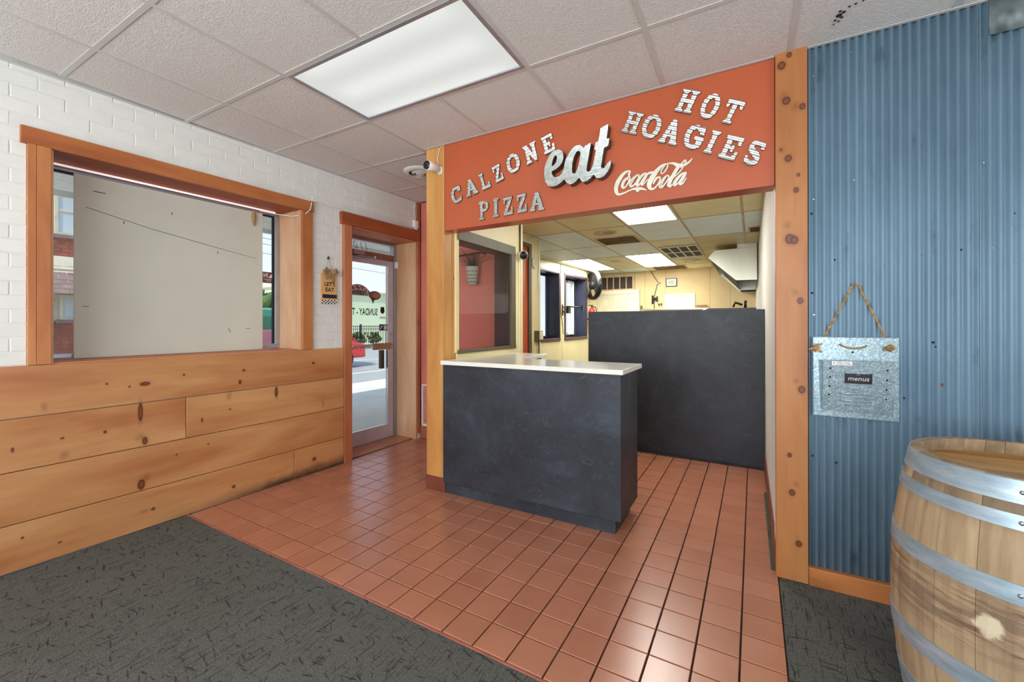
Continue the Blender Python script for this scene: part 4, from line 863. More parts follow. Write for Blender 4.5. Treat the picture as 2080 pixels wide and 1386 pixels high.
for i in range(6):
    w0, w1 = -hr+i*2*hr/6, -hr+(i+1)*2*hr/6; pts = []
    g = .0008; w0 += g; w1 -= g
    for k in range(9): y_ = w0+(w1-w0)*k/8; pts.append((bx+math.sqrt(max(hr*hr-y_*y_, 0)), by+y_))
    for k in range(9): y_ = w1-(w1-w0)*k/8; pts.append((bx-math.sqrt(max(hr*hr-y_*y_, 0)), by+y_))
    mb = MB().prism(pts, 2, zt-.02, zt+random.uniform(-.0005, .0005)); put('head_board', mb, 'head_oak', tb, at=(bx, by+(w0+w1)/2, zt))
put('stamp_print', text_mb('A-M-87', .032, lambda u, v, d: (bx-.115+u*.9+v*.2, by+.085-u*.15+v*.9, zt+.0012)), 'stave_oak', tb)
# ================================================================== METAL WALL FILE BOX
mx0, mx1, mz0, mz1 = .256, .580, .850, 1.240
mt = thing('metal_file_holder', 'galvanised metal wall file box hanging by a rope on the blue corrugated wall', 'holder', FWF, (.418, -.008, 1.04))
bpl = MB().box(mx0, mx1, -.012, -.009, mz0, mz1).box(mx0, mx0+.003, -.018, -.012, mz0, mz1).box(mx1-.003, mx1, -.018, -.012, mz0, mz1).box(mx0, mx1, -.018, -.012, mz0, mz0+.003).box(mx0, mx1, -.018, -.012, mz1-.003, mz1)
put('back_plate', bpl, 'galvanised', mt, bevel=.001)
# tapering pocket
f0, f1, g0, g1 = .284, .556, .885, 1.128
mb = MB()
top = [(f0-.006, -.013), (f0+.004, -.085), (f1-.004, -.085), (f1+.006, -.013)]; bot = [(f0+.002, -.013), (f0+.006, -.060), (f1-.006, -.060), (f1-.002, -.013)]
vs = [(x, y, g1) for x, y in top]+[(x, y, g0) for x, y in bot]
mb.add(vs, [(0, 1, 5, 4), (1, 2, 6, 5), (2, 3, 7, 6), (4, 5, 6, 7)]); me = mesh_from('pocket', mb, 'galvanised', (.418, -.008, 1.04)); fixn(me)
pk = put('pocket', None, None, mt, me=me); md = pk.modifiers.new('t', 'SOLIDIFY'); md.thickness = .0025
def ff(x, z, o=0): t = (z-g0)/(g1-g0); return (x, -(.060+.025*t)-o, z)
def ffbox(mb, x0, x1, z0, z1, o0, o1):
    p = [ff(x, z, o) for o in (o0, o1) for x, z in ((x0, z0), (x1, z0), (x1, z1), (x0, z1))]
    return mb.add(p, [(3, 2, 1, 0), (4, 5, 6, 7), (0, 1, 5, 4), (1, 2, 6, 5), (2, 3, 7, 6), (3, 0, 4, 7)])
mb = MB()
for i in range(4):
    z = .925+i*.0165; mb.tube([ff(.352, z, -.001), ff(.365, z, .003), ff(.42, z, .004), ff(.475, z, .003), ff(.488, z, -.001)], [.0015, .0035, .0035, .0035, .0015], 8)
put('louvre_rib', mb, 'galvanised', mt)
mb = MB(); mh = MB()
for i in range(4):
    for x, z in ((.316-.0015*i, 1.092-i*.043), (.524-.001*i, 1.092-i*.045)):
        c = ff(x, z, .0035); mb.lathe([(.0045, 0), (.0075, 0), (.0075, .002), (.0045, .002), (.0045, 0)], c, (0, -1, 0), 14); mh.cyl(ff(x, z, .003), (0, -1, 0), .0045, .001, 12)
for z in (.90+i*.033 for i in range(7)): mh.cyl((.266, -.0185+.006, z), (0, -1, 0), .0018, .001, 6)
mh.cyl((.412, -.0125, 1.167), (0, -1, 0), .005, .001, 10)
put('eyelet', mb, 'galvanised', mt, kind='stuff'); put('eyelet_hole', mh, 'hole_dark', mt, kind='stuff')
lf = put('label_frame', ffbox(ffbox(ffbox(MB(), .371, .377, 1.03, 1.072, .002, .007), .465, .471, 1.03, 1.072, .002, .007), .371, .471, 1.024, 1.032, .002, .007), 'steel_dark', mt)
put('chalk_card', ffbox(MB(), .377, .465, 1.032, 1.070, .0025, .004), 'lettering_black', lf)
put('chalk_lettering', text_mb('menus', .030, lambda u, v, d: ff(.421+u, 1.047+v, .0055), shear=.2), 'chalk_white', lf)
put('chalk_drawing', text_mb('oB', .012, lambda u, v, d: ff(.420+u, 1.066+v, .0055)), 'chalk_blue', lf)
stk = put('sticker', ffbox(MB(), .322, .398, 1.108, 1.126, .003, .0036), 'label_white', mt)
put('sticker_print', text_mb('Real Deal', .013, lambda u, v, d: ff(.367-u, 1.1185-v, .0042), shear=.3), 'lettering_black', stk)
put('sticker_stripe', ffbox(ffbox(MB(), .339, .394, 1.1108, 1.1125, .0036, .0042), .327, .333, 1.115, 1.120, .0036, .0042), 'label_red', stk)
put('clip', ffbox(MB(), .398, .424, 1.106, 1.130, .003, .006), 'galvanised', mt)
def rope(mb, pts, r=.0045, tw=2.6):
    """three-strand twisted rope"""
    P = [Vector(p) for p in pts]; L = [0]
    for a, b in zip(P, P[1:]): L.append(L[-1]+(b-a).length)
    n = max(8, int(L[-1]/.004))
    for s_ in range(3):
        q = []
        for i in range(n+1):
            d = L[-1]*i/n; j = max(k for k in range(len(L)) if L[k] <= d+1e-9); j = min(j, len(P)-2)
            p = P[j].lerp(P[j+1], (d-L[j])/(L[j+1]-L[j])); t = (P[j+1]-P[j]).normalized(); u = t.cross(Vector((0, 1, 0))).normalized(); w = t.cross(u)
            a = d/r/tw+2*PI*s_/3; q.append(p+(u*math.cos(a)+w*math.sin(a))*r*.55)
        mb.tube(q, r*.62, 5)
def knot(mb, c, seed):
    rnd = random.Random(seed)
    for i in range(9):
        p = Vector(c); q = [p]
        for k in range(3): p = p+Vector((rnd.uniform(-.012, .012), rnd.uniform(-.006, .002), rnd.uniform(-.014, .010))); q.append(p)
        mb.tube(q, [.004, .0045, .004, .002], 6)
mb = MB(); rope(mb, [(.303, -.004, 1.238), (.330, -.004, 1.30), (.375, -.004, 1.40), (.412, -.006, 1.488), (.424, -.008, 1.500), (.436, -.006, 1.488), (.462, -.004, 1.42), (.50, -.004, 1.33), (.533, -.004, 1.238)])
knot(mb, (.272, -.025, 1.196), 3); knot(mb, (.262, -.025, 1.184), 5); knot(mb, (.540, -.026, 1.200), 4); knot(mb, (.548, -.026, 1.186), 6)
rope(mb, [(.362, -.014, 1.205), (.372, -.022, 1.197), (.392, -.024, 1.189), (.416, -.024, 1.186), (.44, -.024, 1.189), (.46, -.020, 1.197), (.463, -.014, 1.201)], .0042)
put('rope', mb, 'rope', mt)
# ================================================================== LETS EAT PLAQUE
la0, la1, lz0, lz1 = 2.428, 2.588, 1.490, 1.786; lc = (2.508, -.004, 1.64)
le = thing('wall_plaque', 'small hanging wooden plaque with burlap bow reading LETS EAT between window and door', 'sign', LWF, lc)
put('board', MB().prism([(la0, lz0), (la1, lz0), (la1, lz1-.03), (la1-.03, lz1), (la0+.03, lz1), (la0, lz1-.03)], 1, -.003, -.016), 'sign_board', le, bevel=.002)
# plaques face the room: local +x runs away from the camera, text reads left to right towards +x
T = lambda cu, cv, o=.0168: (lambda u, v, d: (cu+u, -o, cv+v))
put('lettering', text_mb("LET'S", .050, T(2.513, 1.668), bold=.0014), 'lettering_black', le)
put('lettering', text_mb('EAT', .050, T(2.513, 1.617), bold=.0014), 'lettering_black', le)
put('navy_band', MB().box(la0+.012, la1, -.0168, -.016, 1.541, 1.576), 'navy', le)
mb = MB(); mw = MB()
for i in range(10):
    for j in range(3):
        q = (la0+.002+i*.0158, la0+.002+(i+1)*.0158); z_ = 1.491+j*.0115
        (mb if (i+j) % 2 == 0 else mw).box(q[0], q[1], -.0168, -.016, z_, z_+.0115)
put('check_dark', mb, 'navy', le, kind='stuff'); put('check_pale', mw, 'label_white', le, kind='stuff')
mb = MB()
def ribbon(mb, pts, w, ax=(0, 0, 1)):
    vs = []
    for i, p in enumerate(pts):
        p = Vector(p); t = (Vector(pts[min(i+1, len(pts)-1)])-Vector(pts[max(i-1, 0)])).normalized(); n_ = t.cross(Vector((0, 1, 0))).normalized(); ww = w[i] if isinstance(w, list) else w
        vs += [p+n_*ww/2, p-n_*ww/2]
    n0 = len(vs); vs += [v+Vector((0, .002, 0)) for v in vs]
    k = len(pts); fs = []
    for i in range(k-1): a = 2*i; fs += [(a, a+1, a+3, a+2), (n0+a, n0+a+2, n0+a+3, n0+a+1), (a, a+2, n0+a+2, n0+a), (a+1, n0+a+1, n0+a+3, a+3)]
    mb.add(vs, fs)
bc = (2.505, -.028, 1.768)
ribbon(mb, [bc, (2.485, -.042, 1.786), (2.462, -.046, 1.798), (2.450, -.038, 1.785), (2.464, -.03, 1.762), bc], [.016, .038, .045, .038, .038, .016])
ribbon(mb, [bc, (2.53, -.042, 1.783), (2.560, -.046, 1.795), (2.580, -.038, 1.778), (2.562, -.03, 1.752), bc], [.016, .038, .045, .038, .038, .016])
ribbon(mb, [bc, (2.488, -.03, 1.742), (2.478, -.024, 1.712)], [.016, .032, .036]); ribbon(mb, [bc, (2.525, -.03, 1.742), (2.548, -.024, 1.708), (2.558, -.022, 1.692)], [.016, .03, .034, .03])
mb.ball(bc, .014, 10, (1.1, .8, 1)); put('bow', mb, 'burlap', le)
put('hanging_cord', MB().tube([(2.47, -.01, 1.785), (2.507, -.012, 1.905), (2.545, -.01, 1.785)], .002, 6), 'rope', le)
put('hook', MB().cyl((2.507, .0, 1.905), (0, -1, 0), .010, .006, 12).tube([(2.507, -.004, 1.925), (2.507, -.012, 1.915), (2.507, -.014, 1.90)], .004, 8), 'steel_dark', le)
# ================================================================== window board, strip, cable, sensor, camera
pb = put('board_panel', MB().cbox(.912, 2.068, .272, .284, WZ0+.008, 2.252, 1, .001, True), 'panel_board', None, LWF, (1.49, .28, 1.67), 'large pale board panel covering most of the front window', 'panel')
mb = MB()
for a, z_, w, h in ((1.15, 1.98, .004, .02), (1.42, 2.10, .004, .02), (1.72, 1.86, .004, .02), (1.80, 1.25, .003, .03), (1.81, 1.24, .003, .02), (1.0, 2.16, .06, .004), (.95, 1.42, .03, .003), (1.93, 1.27, .04, .003)): mb.box(a, a+w, .2712, .272, z_, z_+h)
mb.prism([(.965, 2.05), (1.30, 1.975), (1.75, 1.90), (2.02, 1.86), (2.02, 1.862), (1.75, 1.903), (1.30, 1.978), (.965, 2.053)], 1, .2712, .272)
put('scuff_mark', mb, 'hole_dark', pb, kind='stuff')
put('strip_light', MB().box(WX0+.02, 2.16, .238, .25, 2.270, 2.281), 'led_glow', None, LWF, (1.5, .24, 2.27), 'thin pinkish light strip along the top of the front window', 'light')
put('power_cable', MB().tube([(2.02, .23, 2.262), (2.12, .18, 2.25), (2.21, .08, 2.235), (2.27, -.02, 2.25), (2.31, -.035, 2.30), (2.325, -.032, 2.36), (2.33, -.012, 2.385), (2.42, -.006, 2.39), (2.52, -.006, 2.378), (2.62, -.008, 2.395), (2.66, -.036, 2.372), (2.95, -.038, 2.371), (3.3, -.037, 2.369), (3.58, -.03, 2.372)], .004, 6), 'cable_white', None, LWF, (2.3, -.03, 2.3), 'thin white cable drooping from the window top to the door casing', 'cable')
put('cloth_scrap', MB().lathe([(.004, .0), (.012, -.02), (.018, -.05), (.014, -.09), (.004, -.13)], (1.99, .262, 2.262), seg=9), 'burlap', None, LWF, (1.99, .262, 2.26), 'small twist of fabric hanging at the board top right corner', 'cloth')
se = thing('alarm_sensor', 'small white alarm sensor box above the right end of the door casing', 'sensor', LWF, (3.615, -.02, 2.43))
put('case', MB().cbox(3.585, 3.645, -.034, .002, 2.395, 2.478, 1, .006, True), 'white_plastic', se)
put('cable', MB().tube([(3.62, -.012, 2.478), (3.60, -.008, 2.56), (3.61, -.006, 2.65), (3.64, -.006, 2.69)], .0045, 6), 'cable_white', se)
put('plug', MB().box(3.60, 3.63, -.03, -.008, 2.37, 2.395), 'white_plastic', se)
put('door_contact', MB().cbox(3.60, 3.632, .27, .30, 1.955, 2.03, 1, .004, True), 'white_plastic', None, LWF, (3.61, .28, 2), 'white door contact at the top right corner of the glass door', 'sensor')
def bullet_cam(label_, fr, base, outdir, bodydir, r, ln, dark='black_plastic'):
    t = thing('security_camera', label_, 'camera', fr, base); b = Vector(base); o_ = Vector(outdir).normalized(); d = Vector(bodydir).normalized()
    put('mount', MB().cyl(base, o_, r*.92, .012, 24, r*.7).tube([b+o_*.01, b+o_*.035, b+o_*.05+d*.02], .008, 10), 'white_plastic', t)
    c = b+o_*.055; s_ = c-d*.01
    put('housing', MB().lathe([(.0001, 0), (r*.7, 0), (r*.86, .006), (r*.9, ln*.5), (r, ln), (r*.9, ln+.001)], s_, d, 24), 'white_plastic', t)
    fc = put('face', MB().lathe([(.0001, ln-.002), (r*.94, ln-.002), (r*.9, ln+.004), (.0001, ln+.004)], s_, d, 24), dark, t)
    put('lens', MB().lathe([(.0001, ln+.007), (r*.3, ln+.006), (r*.34, ln+.003)], s_+Vector((0, 0, r*.3)), d, 16), 'steel_dark', fc)
    return t
c1 = bullet_cam('white security camera on the front of the wooden post', FWF, (-2.115, .0, 2.508), (0, -1, 0), (-.10, -.99, -.05), .036, .10)
put('cable', MB().tube([(-2.125, -.004, 2.54), (-2.128, -.012, 2.60), (-2.118, -.010, 2.65), (-2.10, -.006, 2.69)], .0035, 6), 'cable_white', c1)
c2 = bullet_cam('white security camera on the end of the pass-through wall', FWF, (IX-.03, 1.205, 2.03), (.35, 1, 0), (.55, -.6, -.25), .045, .12)
put('cable', MB().tube([(IX+.01, 1.19, 2.04), (IX+.012, 1.19, 2.2), (IX+.012, 1.19, 2.49)], .006, 6), 'cable_black', c2)
# plant in the vestibule, keypad and poster, light
pl_ = thing('hanging_planter', 'ribbed metal bucket of dry twigs hanging on the red vestibule wall', 'planter', WF, (-2.53, VY-.09, 1.72))
put('pot', MB().lathe([(.0001, 1.715), (.046, 1.715), (.066, 1.895), (.071, 1.90), (.066, 1.902), (.060, 1.892), (.050, 1.83), (.0001, 1.83)], (-2.53, VY-.085, 0), seg=28), 'pot_white', pl_)
mb = MB()
for j in range(4):
    for i in range(14):
        a = 2*PI*(i+.5*(j % 2))/14; z = 1.74+j*.037; r = .047+.0195*(z-1.715)/.18+.0006; mb.box(-.009, .009, -r-.0008, -r, z-.003, z+.003)
        o_ = len(mb.v)-8
        for k in range(8): x, y, zz = mb.v[o_+k]; mb.v[o_+k] = (-2.53+x*math.cos(a)-y*math.sin(a), VY-.085+x*math.sin(a)+y*math.cos(a), zz)
put('slot', mb, 'steel_dark', pl_, kind='stuff')
mb = MB(); rnd = random.Random(5)
for i in range(60):
    dx = rnd.gauss(-.06 if i % 3 else .05, .055); h = rnd.uniform(.08, .24); dy = rnd.uniform(-.05, .05)
    p0 = Vector((-2.53+rnd.uniform(-.03, .03), VY-.085+rnd.uniform(-.03, .03), 1.87)); p1 = p0+Vector((dx*.4, dy*.4, h*.55)); p2 = p0+Vector((dx*1.5, max(dy, -.06), h)); mb.tube([p0, p1, p2], [.003, .0022, .001], 4)
put('twig', mb, 'leaf_dry', pl_, kind='stuff')
put('wall_rod', MB().tube([(-2.80, VY-.03, 2.035), (-2.60, VY-.04, 2.045), (-2.43, VY-.04, 2.055), (-2.43, VY, 2.055)], .008, 8).cyl((-2.43, VY, 2.055), (0, -1, 0), .022, .01, 16), 'steel_dark', pl_)
pp = thing('wall_poster', 'small dark poster with a pink figure on the red vestibule wall edge', 'poster', WF, (-2.2, VY-.03, 1.78))
put('sheet', MB().box(-2.255, -2.165, VY-.036, VY-.033, 1.70, 1.855), 'black_plastic', pp)
put('print', MB().prism([(-2.235, 1.74), (-2.205, 1.735), (-2.185, 1.765), (-2.195, 1.785), (-2.215, 1.77), (-2.24, 1.76)], 1, VY-.037, VY-.036), 'label_red', pp)
put('oval_plaque', MB().lathe([(.0001, .012), (.020, .012), (.024, .006), (.03, .006), (.032, 0)], (-2.213, VY-.014, 1.62), (0, -1, 0), 24), 'cream_paint', None, WF, (-2.213, VY, 1.62), 'small white oval plaque below the dark poster in the vestibule', 'plaque').scale = (1, 1, 1)
# ================================================================== DECALS ON THE GLASS (seen reversed from inside)
GP = .3255
D = lambda cu, cv: (lambda u, v, d: (cu+u, GP, cv+v))
dt = thing('window_decal', 'reversed black opening days lettering on the entrance door glass', 'lettering', LWF, (3.2, GP, 1.4))
put('lettering', text_mb('SUNDAY - THURS', .105, D(3.115, 1.437), mirror=True, bold=.002, sx=.6), 'lettering_black', dt)
put('lettering', text_mb('FRIDAY & SATURDAY', .105, D(3.08, 1.178), mirror=True, bold=.002, sx=.6), 'lettering_black', dt)
put('lettering', text_mb('11AM - 10PM', .05, D(3.13, 1.128), mirror=True), 'lettering_grey', dt)
put('lettering', text_mb('Delivery Until', .05, D(3.15, 1.052), mirror=True), 'lettering_black', dt)
lg = thing('shop_logo_decal', 'reversed brown arch logo decal reading PIZZA CENTRAL on the door glass', 'decal', LWF, (3.1, GP, 1.7))
mb = MB()
cxa, cza = 3.10, 1.50
arcp = [(cxa+.215*math.cos(math.radians(t)), cza+.235*math.sin(math.radians(t))) for t in range(34, 147, 7)]
arci = [(cxa+.215*math.cos(math.radians(t)), cza+.050+.118*math.sin(math.radians(t))) for t in range(34, 147, 7)]
for i in range(len(arcp)-1): mb.prism([arcp[i], arcp[i+1], arci[i+1], arci[i]], 1, GP, GP-.0006)
put('arch', mb, 'lettering_brown', lg)
put('lettering', text_mb('PIZZA', .088, lambda u, v, d: (cxa+u, GP-.0012, 1.700-2.6*u*u+v*(.75)), mirror=True, sx=1.15, bold=.001), 'label_white', lg)
put('banner', MB().box(2.80, 3.235, GP-.0006, GP, 1.615, 1.668), 'lettering_grey', lg)
put('lettering', text_mb('CENTRAL', .05, lambda u, v, d: (3.07+u, GP-.0009, 1.642+v), mirror=True, bold=.001), 'lettering_black', lg)
put('pizza_slice', MB().prism([(3.325+.085*math.cos(t*PI/10), 1.625+.05*math.sin(t*PI/10)) for t in range(20)], 1, GP, GP-.0005).prism([(3.265, 1.60), (3.33, 1.59), (3.30, 1.53)], 1, GP, GP-.0005), 'lettering_brown', lg)
put('pizza_face', MB().prism([(3.345+.055*math.cos(t*PI/10), 1.627+.033*math.sin(t*PI/10)) for t in range(20)], 1, GP-.0005, GP-.0009), 'wood_brown', lg)
bg_ = thing('badge_decal', 'small black badge decals on the right side of the door glass', 'decal', LWF, (3.44, GP, 1.4))
put('shield', MB().prism([(3.435+.031*math.cos(t*PI/8), 1.457+.031*math.sin(t*PI/8)*1.1) for t in range(16)], 1, GP, GP-.0006).box(3.408, 3.462, GP-.0006, GP, 1.465, 1.50), 'lettering_black', bg_)
put('seal', text_mb('IOWA', .030, D(3.437, 1.377), mirror=True, bold=.001), 'lettering_black', bg_)
cd = put('card_decal', MB().box(3.39, 3.4505, GP-.0006, GP, 1.232, 1.305), 'decal_navy', None, LWF, (3.42, GP, 1.27), 'navy blue card sticker on the door glass beside the lock', 'decal')
put('card_print', MB().box(3.4505, 3.50, GP-.0006, GP, 1.232, 1.305), 'lettering_grey', cd)
put('card_mark', MB().box(3.46, 3.492, GP-.001, GP-.0006, 1.248, 1.285).prism([(3.40, 1.25), (3.41, 1.25), (3.44, 1.29), (3.425, 1.29)], 1, GP-.001, GP-.0006), 'label_white', cd)
hn = thing('house_number', 'reversed black house number 110 on the transom glass', 'lettering', LWF, (3.15, .333, 2.15))
for dx, ch in ((.075, '1'), (.012, '1'), (-.065, '0')): put('digit', text_mb(ch, .115, lambda u, v, d: (3.15+dx+u, .333, 2.150+v), mirror=True, shear=.35, bold=-.002), 'lettering_black', hn)
ss = thing('security_sticker', 'dark square sticker with a reversed letter N on the window right side', 'sticker', LWF, (2.14, .333, 1.72))
put('sheet', MB().box(2.095, 2.187, .3325, .3335, 1.668, 1.765), 'lettering_brown', ss)
put('mark', text_mb('N', .05, lambda u, v, d: (2.125+u, .332, 1.735+v), mirror=True, bold=.002), 'label_white', ss)
put('mark', MB().prism([(2.148, 1.715), (2.182, 1.715), (2.182, 1.752)], 1, .3325, .332).box(2.11, 2.175, .332, .3325, 1.698, 1.702).box(2.13, 2.175, .332, .3325, 1.685, 1.689), 'label_white', ss)
# ================================================================== KITCHEN THINGS
def ceil_vent(lab, x0, x1, y0, y1, slats, ax='x', name='ceiling_vent'):
    t = thing(name, lab, 'vent', WF, ((x0+x1)/2, (y0+y1)/2, KZ))
    put('back_plate', MB().box(x0+.02, x1-.02, y0+.02, y1-.02, KZ-.003, KZ-.001), 'vent_dark', t)
    mb = MB()
    for q in ((x0, x1, y0, y0+.025), (x0, x1, y1-.025, y1), (x0, x0+.025, y0+.025, y1-.025), (x1-.025, x1, y0+.025, y1-.025)): mb.box(q[0], q[1], q[2], q[3], KZ-.012, KZ)
    put('frame', mb, 'vent_tan', t)
    for i in range(1, slats):
        y = y0+(y1-y0)*i/slats
        put('blade', MB().prism([(y-.018, KZ-.022), (y+.012, KZ-.003), (y+.016, KZ-.003), (y-.014, KZ-.024)], 0, x0+.025, x1-.025), 'vent_tan', t)
    return t
ceil_vent('square slatted supply vent in the kitchen ceiling under round stain', -1.93, -1.38, 5.75, 6.28, 6)
ceil_vent('slatted supply vent above the stainless hood at the kitchen right side', -.06, .09, 6.0, 6.34, 4)
ceil_vent('slatted supply vent in the kitchen ceiling nearest the back wall', -1.85, -1.20, 9.22, 9.80, 5)
t = thing('round_ceiling_plate', 'round stained cover plate on the kitchen ceiling before the square vent', 'cover', WF, (-1.68, 5.45, KZ))
put('disc', MB().cyl((-1.68, 5.45, KZ), (0, 0, -1), .15, .006, 28), 'vent_tan', t); put('centre', MB().cyl((-1.64, 5.45, KZ-.006), (0, 0, -1), .07, .003, 20), 'terracotta_base', t)
t = thing('grid_grille', 'white framed return air grille of eight dark panes in kitchen ceiling', 'vent', WF, (-1.0, 7.4, KZ))
put('filter', MB().box(-1.27, -.74, 6.95, 8.05, KZ-.006, KZ-.003), 'vent_dark', t)
mb = MB()
for x in (-1.28, -1.15, -1.015, -.88, -.745): mb.box(x-.010, x+.010, 6.93, 8.07, KZ-.014, KZ-.006)
for y in (6.94, 7.50, 8.06): mb.box(-1.28, -.745, y-.02, y+.02, KZ-.0145, KZ-.006)
put('bar', mb, 'cream_paint', t)
def round_vent(lab, x, y, r):
    t = thing('round_vent', lab, 'vent', WF, (x, y, KZ)); put('hole', MB().cyl((x, y, KZ-.001), (0, 0, -1), r*.75, .003, 24), 'vent_dark', t)
    put('ring', MB().lathe([(r, KZ), (r*.98, KZ-.02), (r*.72, KZ-.025), (r*.7, KZ-.004)], (x, y, 0), seg=28).lathe([(r*.5, KZ-.02), (r*.48, KZ-.03), (r*.3, KZ-.03), (r*.28, KZ-.02)], (x, y, 0), seg=24), 'cream_paint', t)
round_vent('round white vent beyond the grid grille in the kitchen ceiling', -1.02, 8.62, .16)
t = thing('ceiling_speaker', 'flush round speaker grille between the two far kitchen light panels', 'speaker', WF, (-2.28, 8.0, KZ))
put('ring', MB().lathe([(.10, KZ), (.095, KZ-.008), (.0001, KZ-.009)], (-2.28, 8.0, 0), seg=24), 'ktile_stained', t)
# hood
hx0 = .045; y0, y1 = 7.2, 9.88
t = thing('range_hood', 'stainless steel range hood on the right side of the kitchen', 'hood', WF, (-.2, 8.5, 2.2))
P_ = [(-.607, 2.322), (-.511, 2.425), (-.214, 2.432), (hx0, 2.432), (hx0, 1.952), (-.226, 1.957)]
put('end_panel', MB().prism(P_, 1, y0, y0+.012), 'stainless', t)
put('end_panel', MB().prism(P_, 1, y1-.012, y1), 'stainless', t)
put('canopy', MB().box(-.607, -.600, y0+.012, y1-.012, 2.315, 2.33).prism([(-.607, 2.322), (-.511, 2.425), (-.505, 2.418), (-.598, 2.318)], 1, y0+.012, y1-.012).prism([(-.511, 2.418), (hx0, 2.425), (hx0, 2.432), (-.511, 2.425)], 1, y0+.012, y1-.012), 'stainless', t)
put('baffle', MB().prism([(-.52, 2.30), (-.24, 1.99), (-.232, 1.997), (-.512, 2.308)], 1, y0+.05, y1-.05).box(-.226, hx0, y1-.3, y1-.012, 1.952, 1.97), 'vent_dark', t)
put('duct_box', MB().box(-.212, hx0, y0+.002, y1, 2.434, KZ-.003), 'stainless', t)
# back wall
t = struct('door_3', MB().box(-3.215, -2.335, 9.86, 9.885, 0, 1.99), 'kitchen_door_paint', WF)
for x in (-3.08, -2.68):
    for z0, z1 in ((1.40, 1.88), (.75, 1.28), (.2, .62)): put('panel', MB().cbox(x, x+.22, 9.853, 9.862, z0, z1, 1, .008, True), 'kitchen_door_paint', t)
put('casing', MB().box(-3.30, -3.215, 9.85, 9.90, 0, 2.09).box(-2.335, -2.25, 9.85, 9.90, 0, 2.09).box(-3.215, -2.335, 9.85, 9.90, 1.995, 2.09), 'kitchen_door_paint', t)
t = thing('louvre_window', 'brown glazed transom grille in cream frame above the back door', 'window', WF, (-2.77, 9.88, 2.27))
put('pane', MB().box(-3.15, -2.40, 9.885, 9.89, 2.12, 2.40), 'vent_dark', t)
mb = MB()
for i in range(6): x = -3.15+i*.15; mb.box(x-.010, x+.010, 9.862, 9.885, 2.12, 2.40)
mb.box(-3.19, -2.36, 9.86, 9.9, 2.085, 2.12).box(-3.19, -2.36, 9.86, 9.9, 2.40, 2.435).box(-3.19, -3.16, 9.86, 9.9, 2.12, 2.40).box(-2.39, -2.36, 9.86, 9.9, 2.12, 2.40); put('frame', mb, 'vent_tan', t)
t = thing('framed_screen', 'small framed display with green screen high on the kitchen back wall', 'screen', WF, (-1.565, 9.88, 2.22))
put('frame', MB().box(-1.68, -1.45, 9.875, 9.897, 2.125, 2.31), 'black_plastic', t, bevel=.004); put('mat', MB().box(-1.662, -1.468, 9.872, 9.875, 2.143, 2.292), 'white_plastic', t); put('screen', MB().box(-1.625, -1.505, 9.870, 9.872, 2.175, 2.265), 'screen_green', t)
t = thing('whiteboard', 'white notice board with two faded papers on the kitchen back wall', 'board', WF, (-1.39, 9.88, 1.7))
put('board', MB().box(-1.70, -1.085, 9.878, 9.897, 1.25, 1.965), 'whiteboard', t, bevel=.004)
for x0, x1 in ((-1.68, -1.42), (-1.38, -1.12)):
    pz = put('paper', MB().box(x0, x1, 9.874, 9.878, 1.84, 1.94), 'paper', t); mb = MB()
    for i in range(4): mb.box(x0+.02, x1-.02-.03*(i % 2), 9.8725, 9.874, 1.858+i*.02, 1.866+i*.02)
    put('writing', mb, 'paper_tan', pz)
t = thing('wall_bracket', 'black wall bracket with cable left of the white notice board', 'bracket', WF, (-1.93, 9.85, 1.85))
put('plate', MB().box(-1.985, -1.945, 9.88, 9.898, 1.75, 1.945), 'black_plastic', t); put('arm', MB().box(-1.945, -1.85, 9.84, 9.88, 1.83, 1.89).box(-1.87, -1.845, 9.82, 9.88, 1.80, 1.92), 'black_plastic', t)
put('cable', MB().tube([(-2.0, 9.89, 2.49), (-1.93, 9.885, 2.36), (-1.85, 9.88, 2.24), (-1.79, 9.88, 2.22), (-1.86, 9.885, 2.19), (-1.91, 9.885, 2.0), (-1.93, 9.885, 1.9), (-1.93, 9.89, 1.6), (-1.93, 9.89, 1.2)], .007, 6), 'cable_black', t)
for x, z, lb in ((-1.825, 1.74, 'left'), (-1.775, 1.745, 'right')): put('wall_hook', MB().cyl((x, 9.899, z), (0, -1, 0), .018, .03, 10).tube([(x, 9.87, z), (x, 9.865, z-.05)], .007, 6), 'black_plastic', None, WF, (x, 9.89, z), lb+' one of two black hooks beside the wall bracket', 'hook')
put('wall_shelf', MB().box(-1.07, -.86, 9.83, 9.898, 1.685, 1.705), 'wood_brown', None, WF, (-1, 9.86, 1.7), 'short brown ledge right of the notice board', 'shelf')
put('door_bell', MB().cbox(-2.23, -2.19, 9.88, 9.899, 1.62, 1.72, 1, .006, True), 'dark_metal_frame', None, WF, (-2.21, 9.89, 1.67), 'small tan switch box beside the back door casing', 'switch')
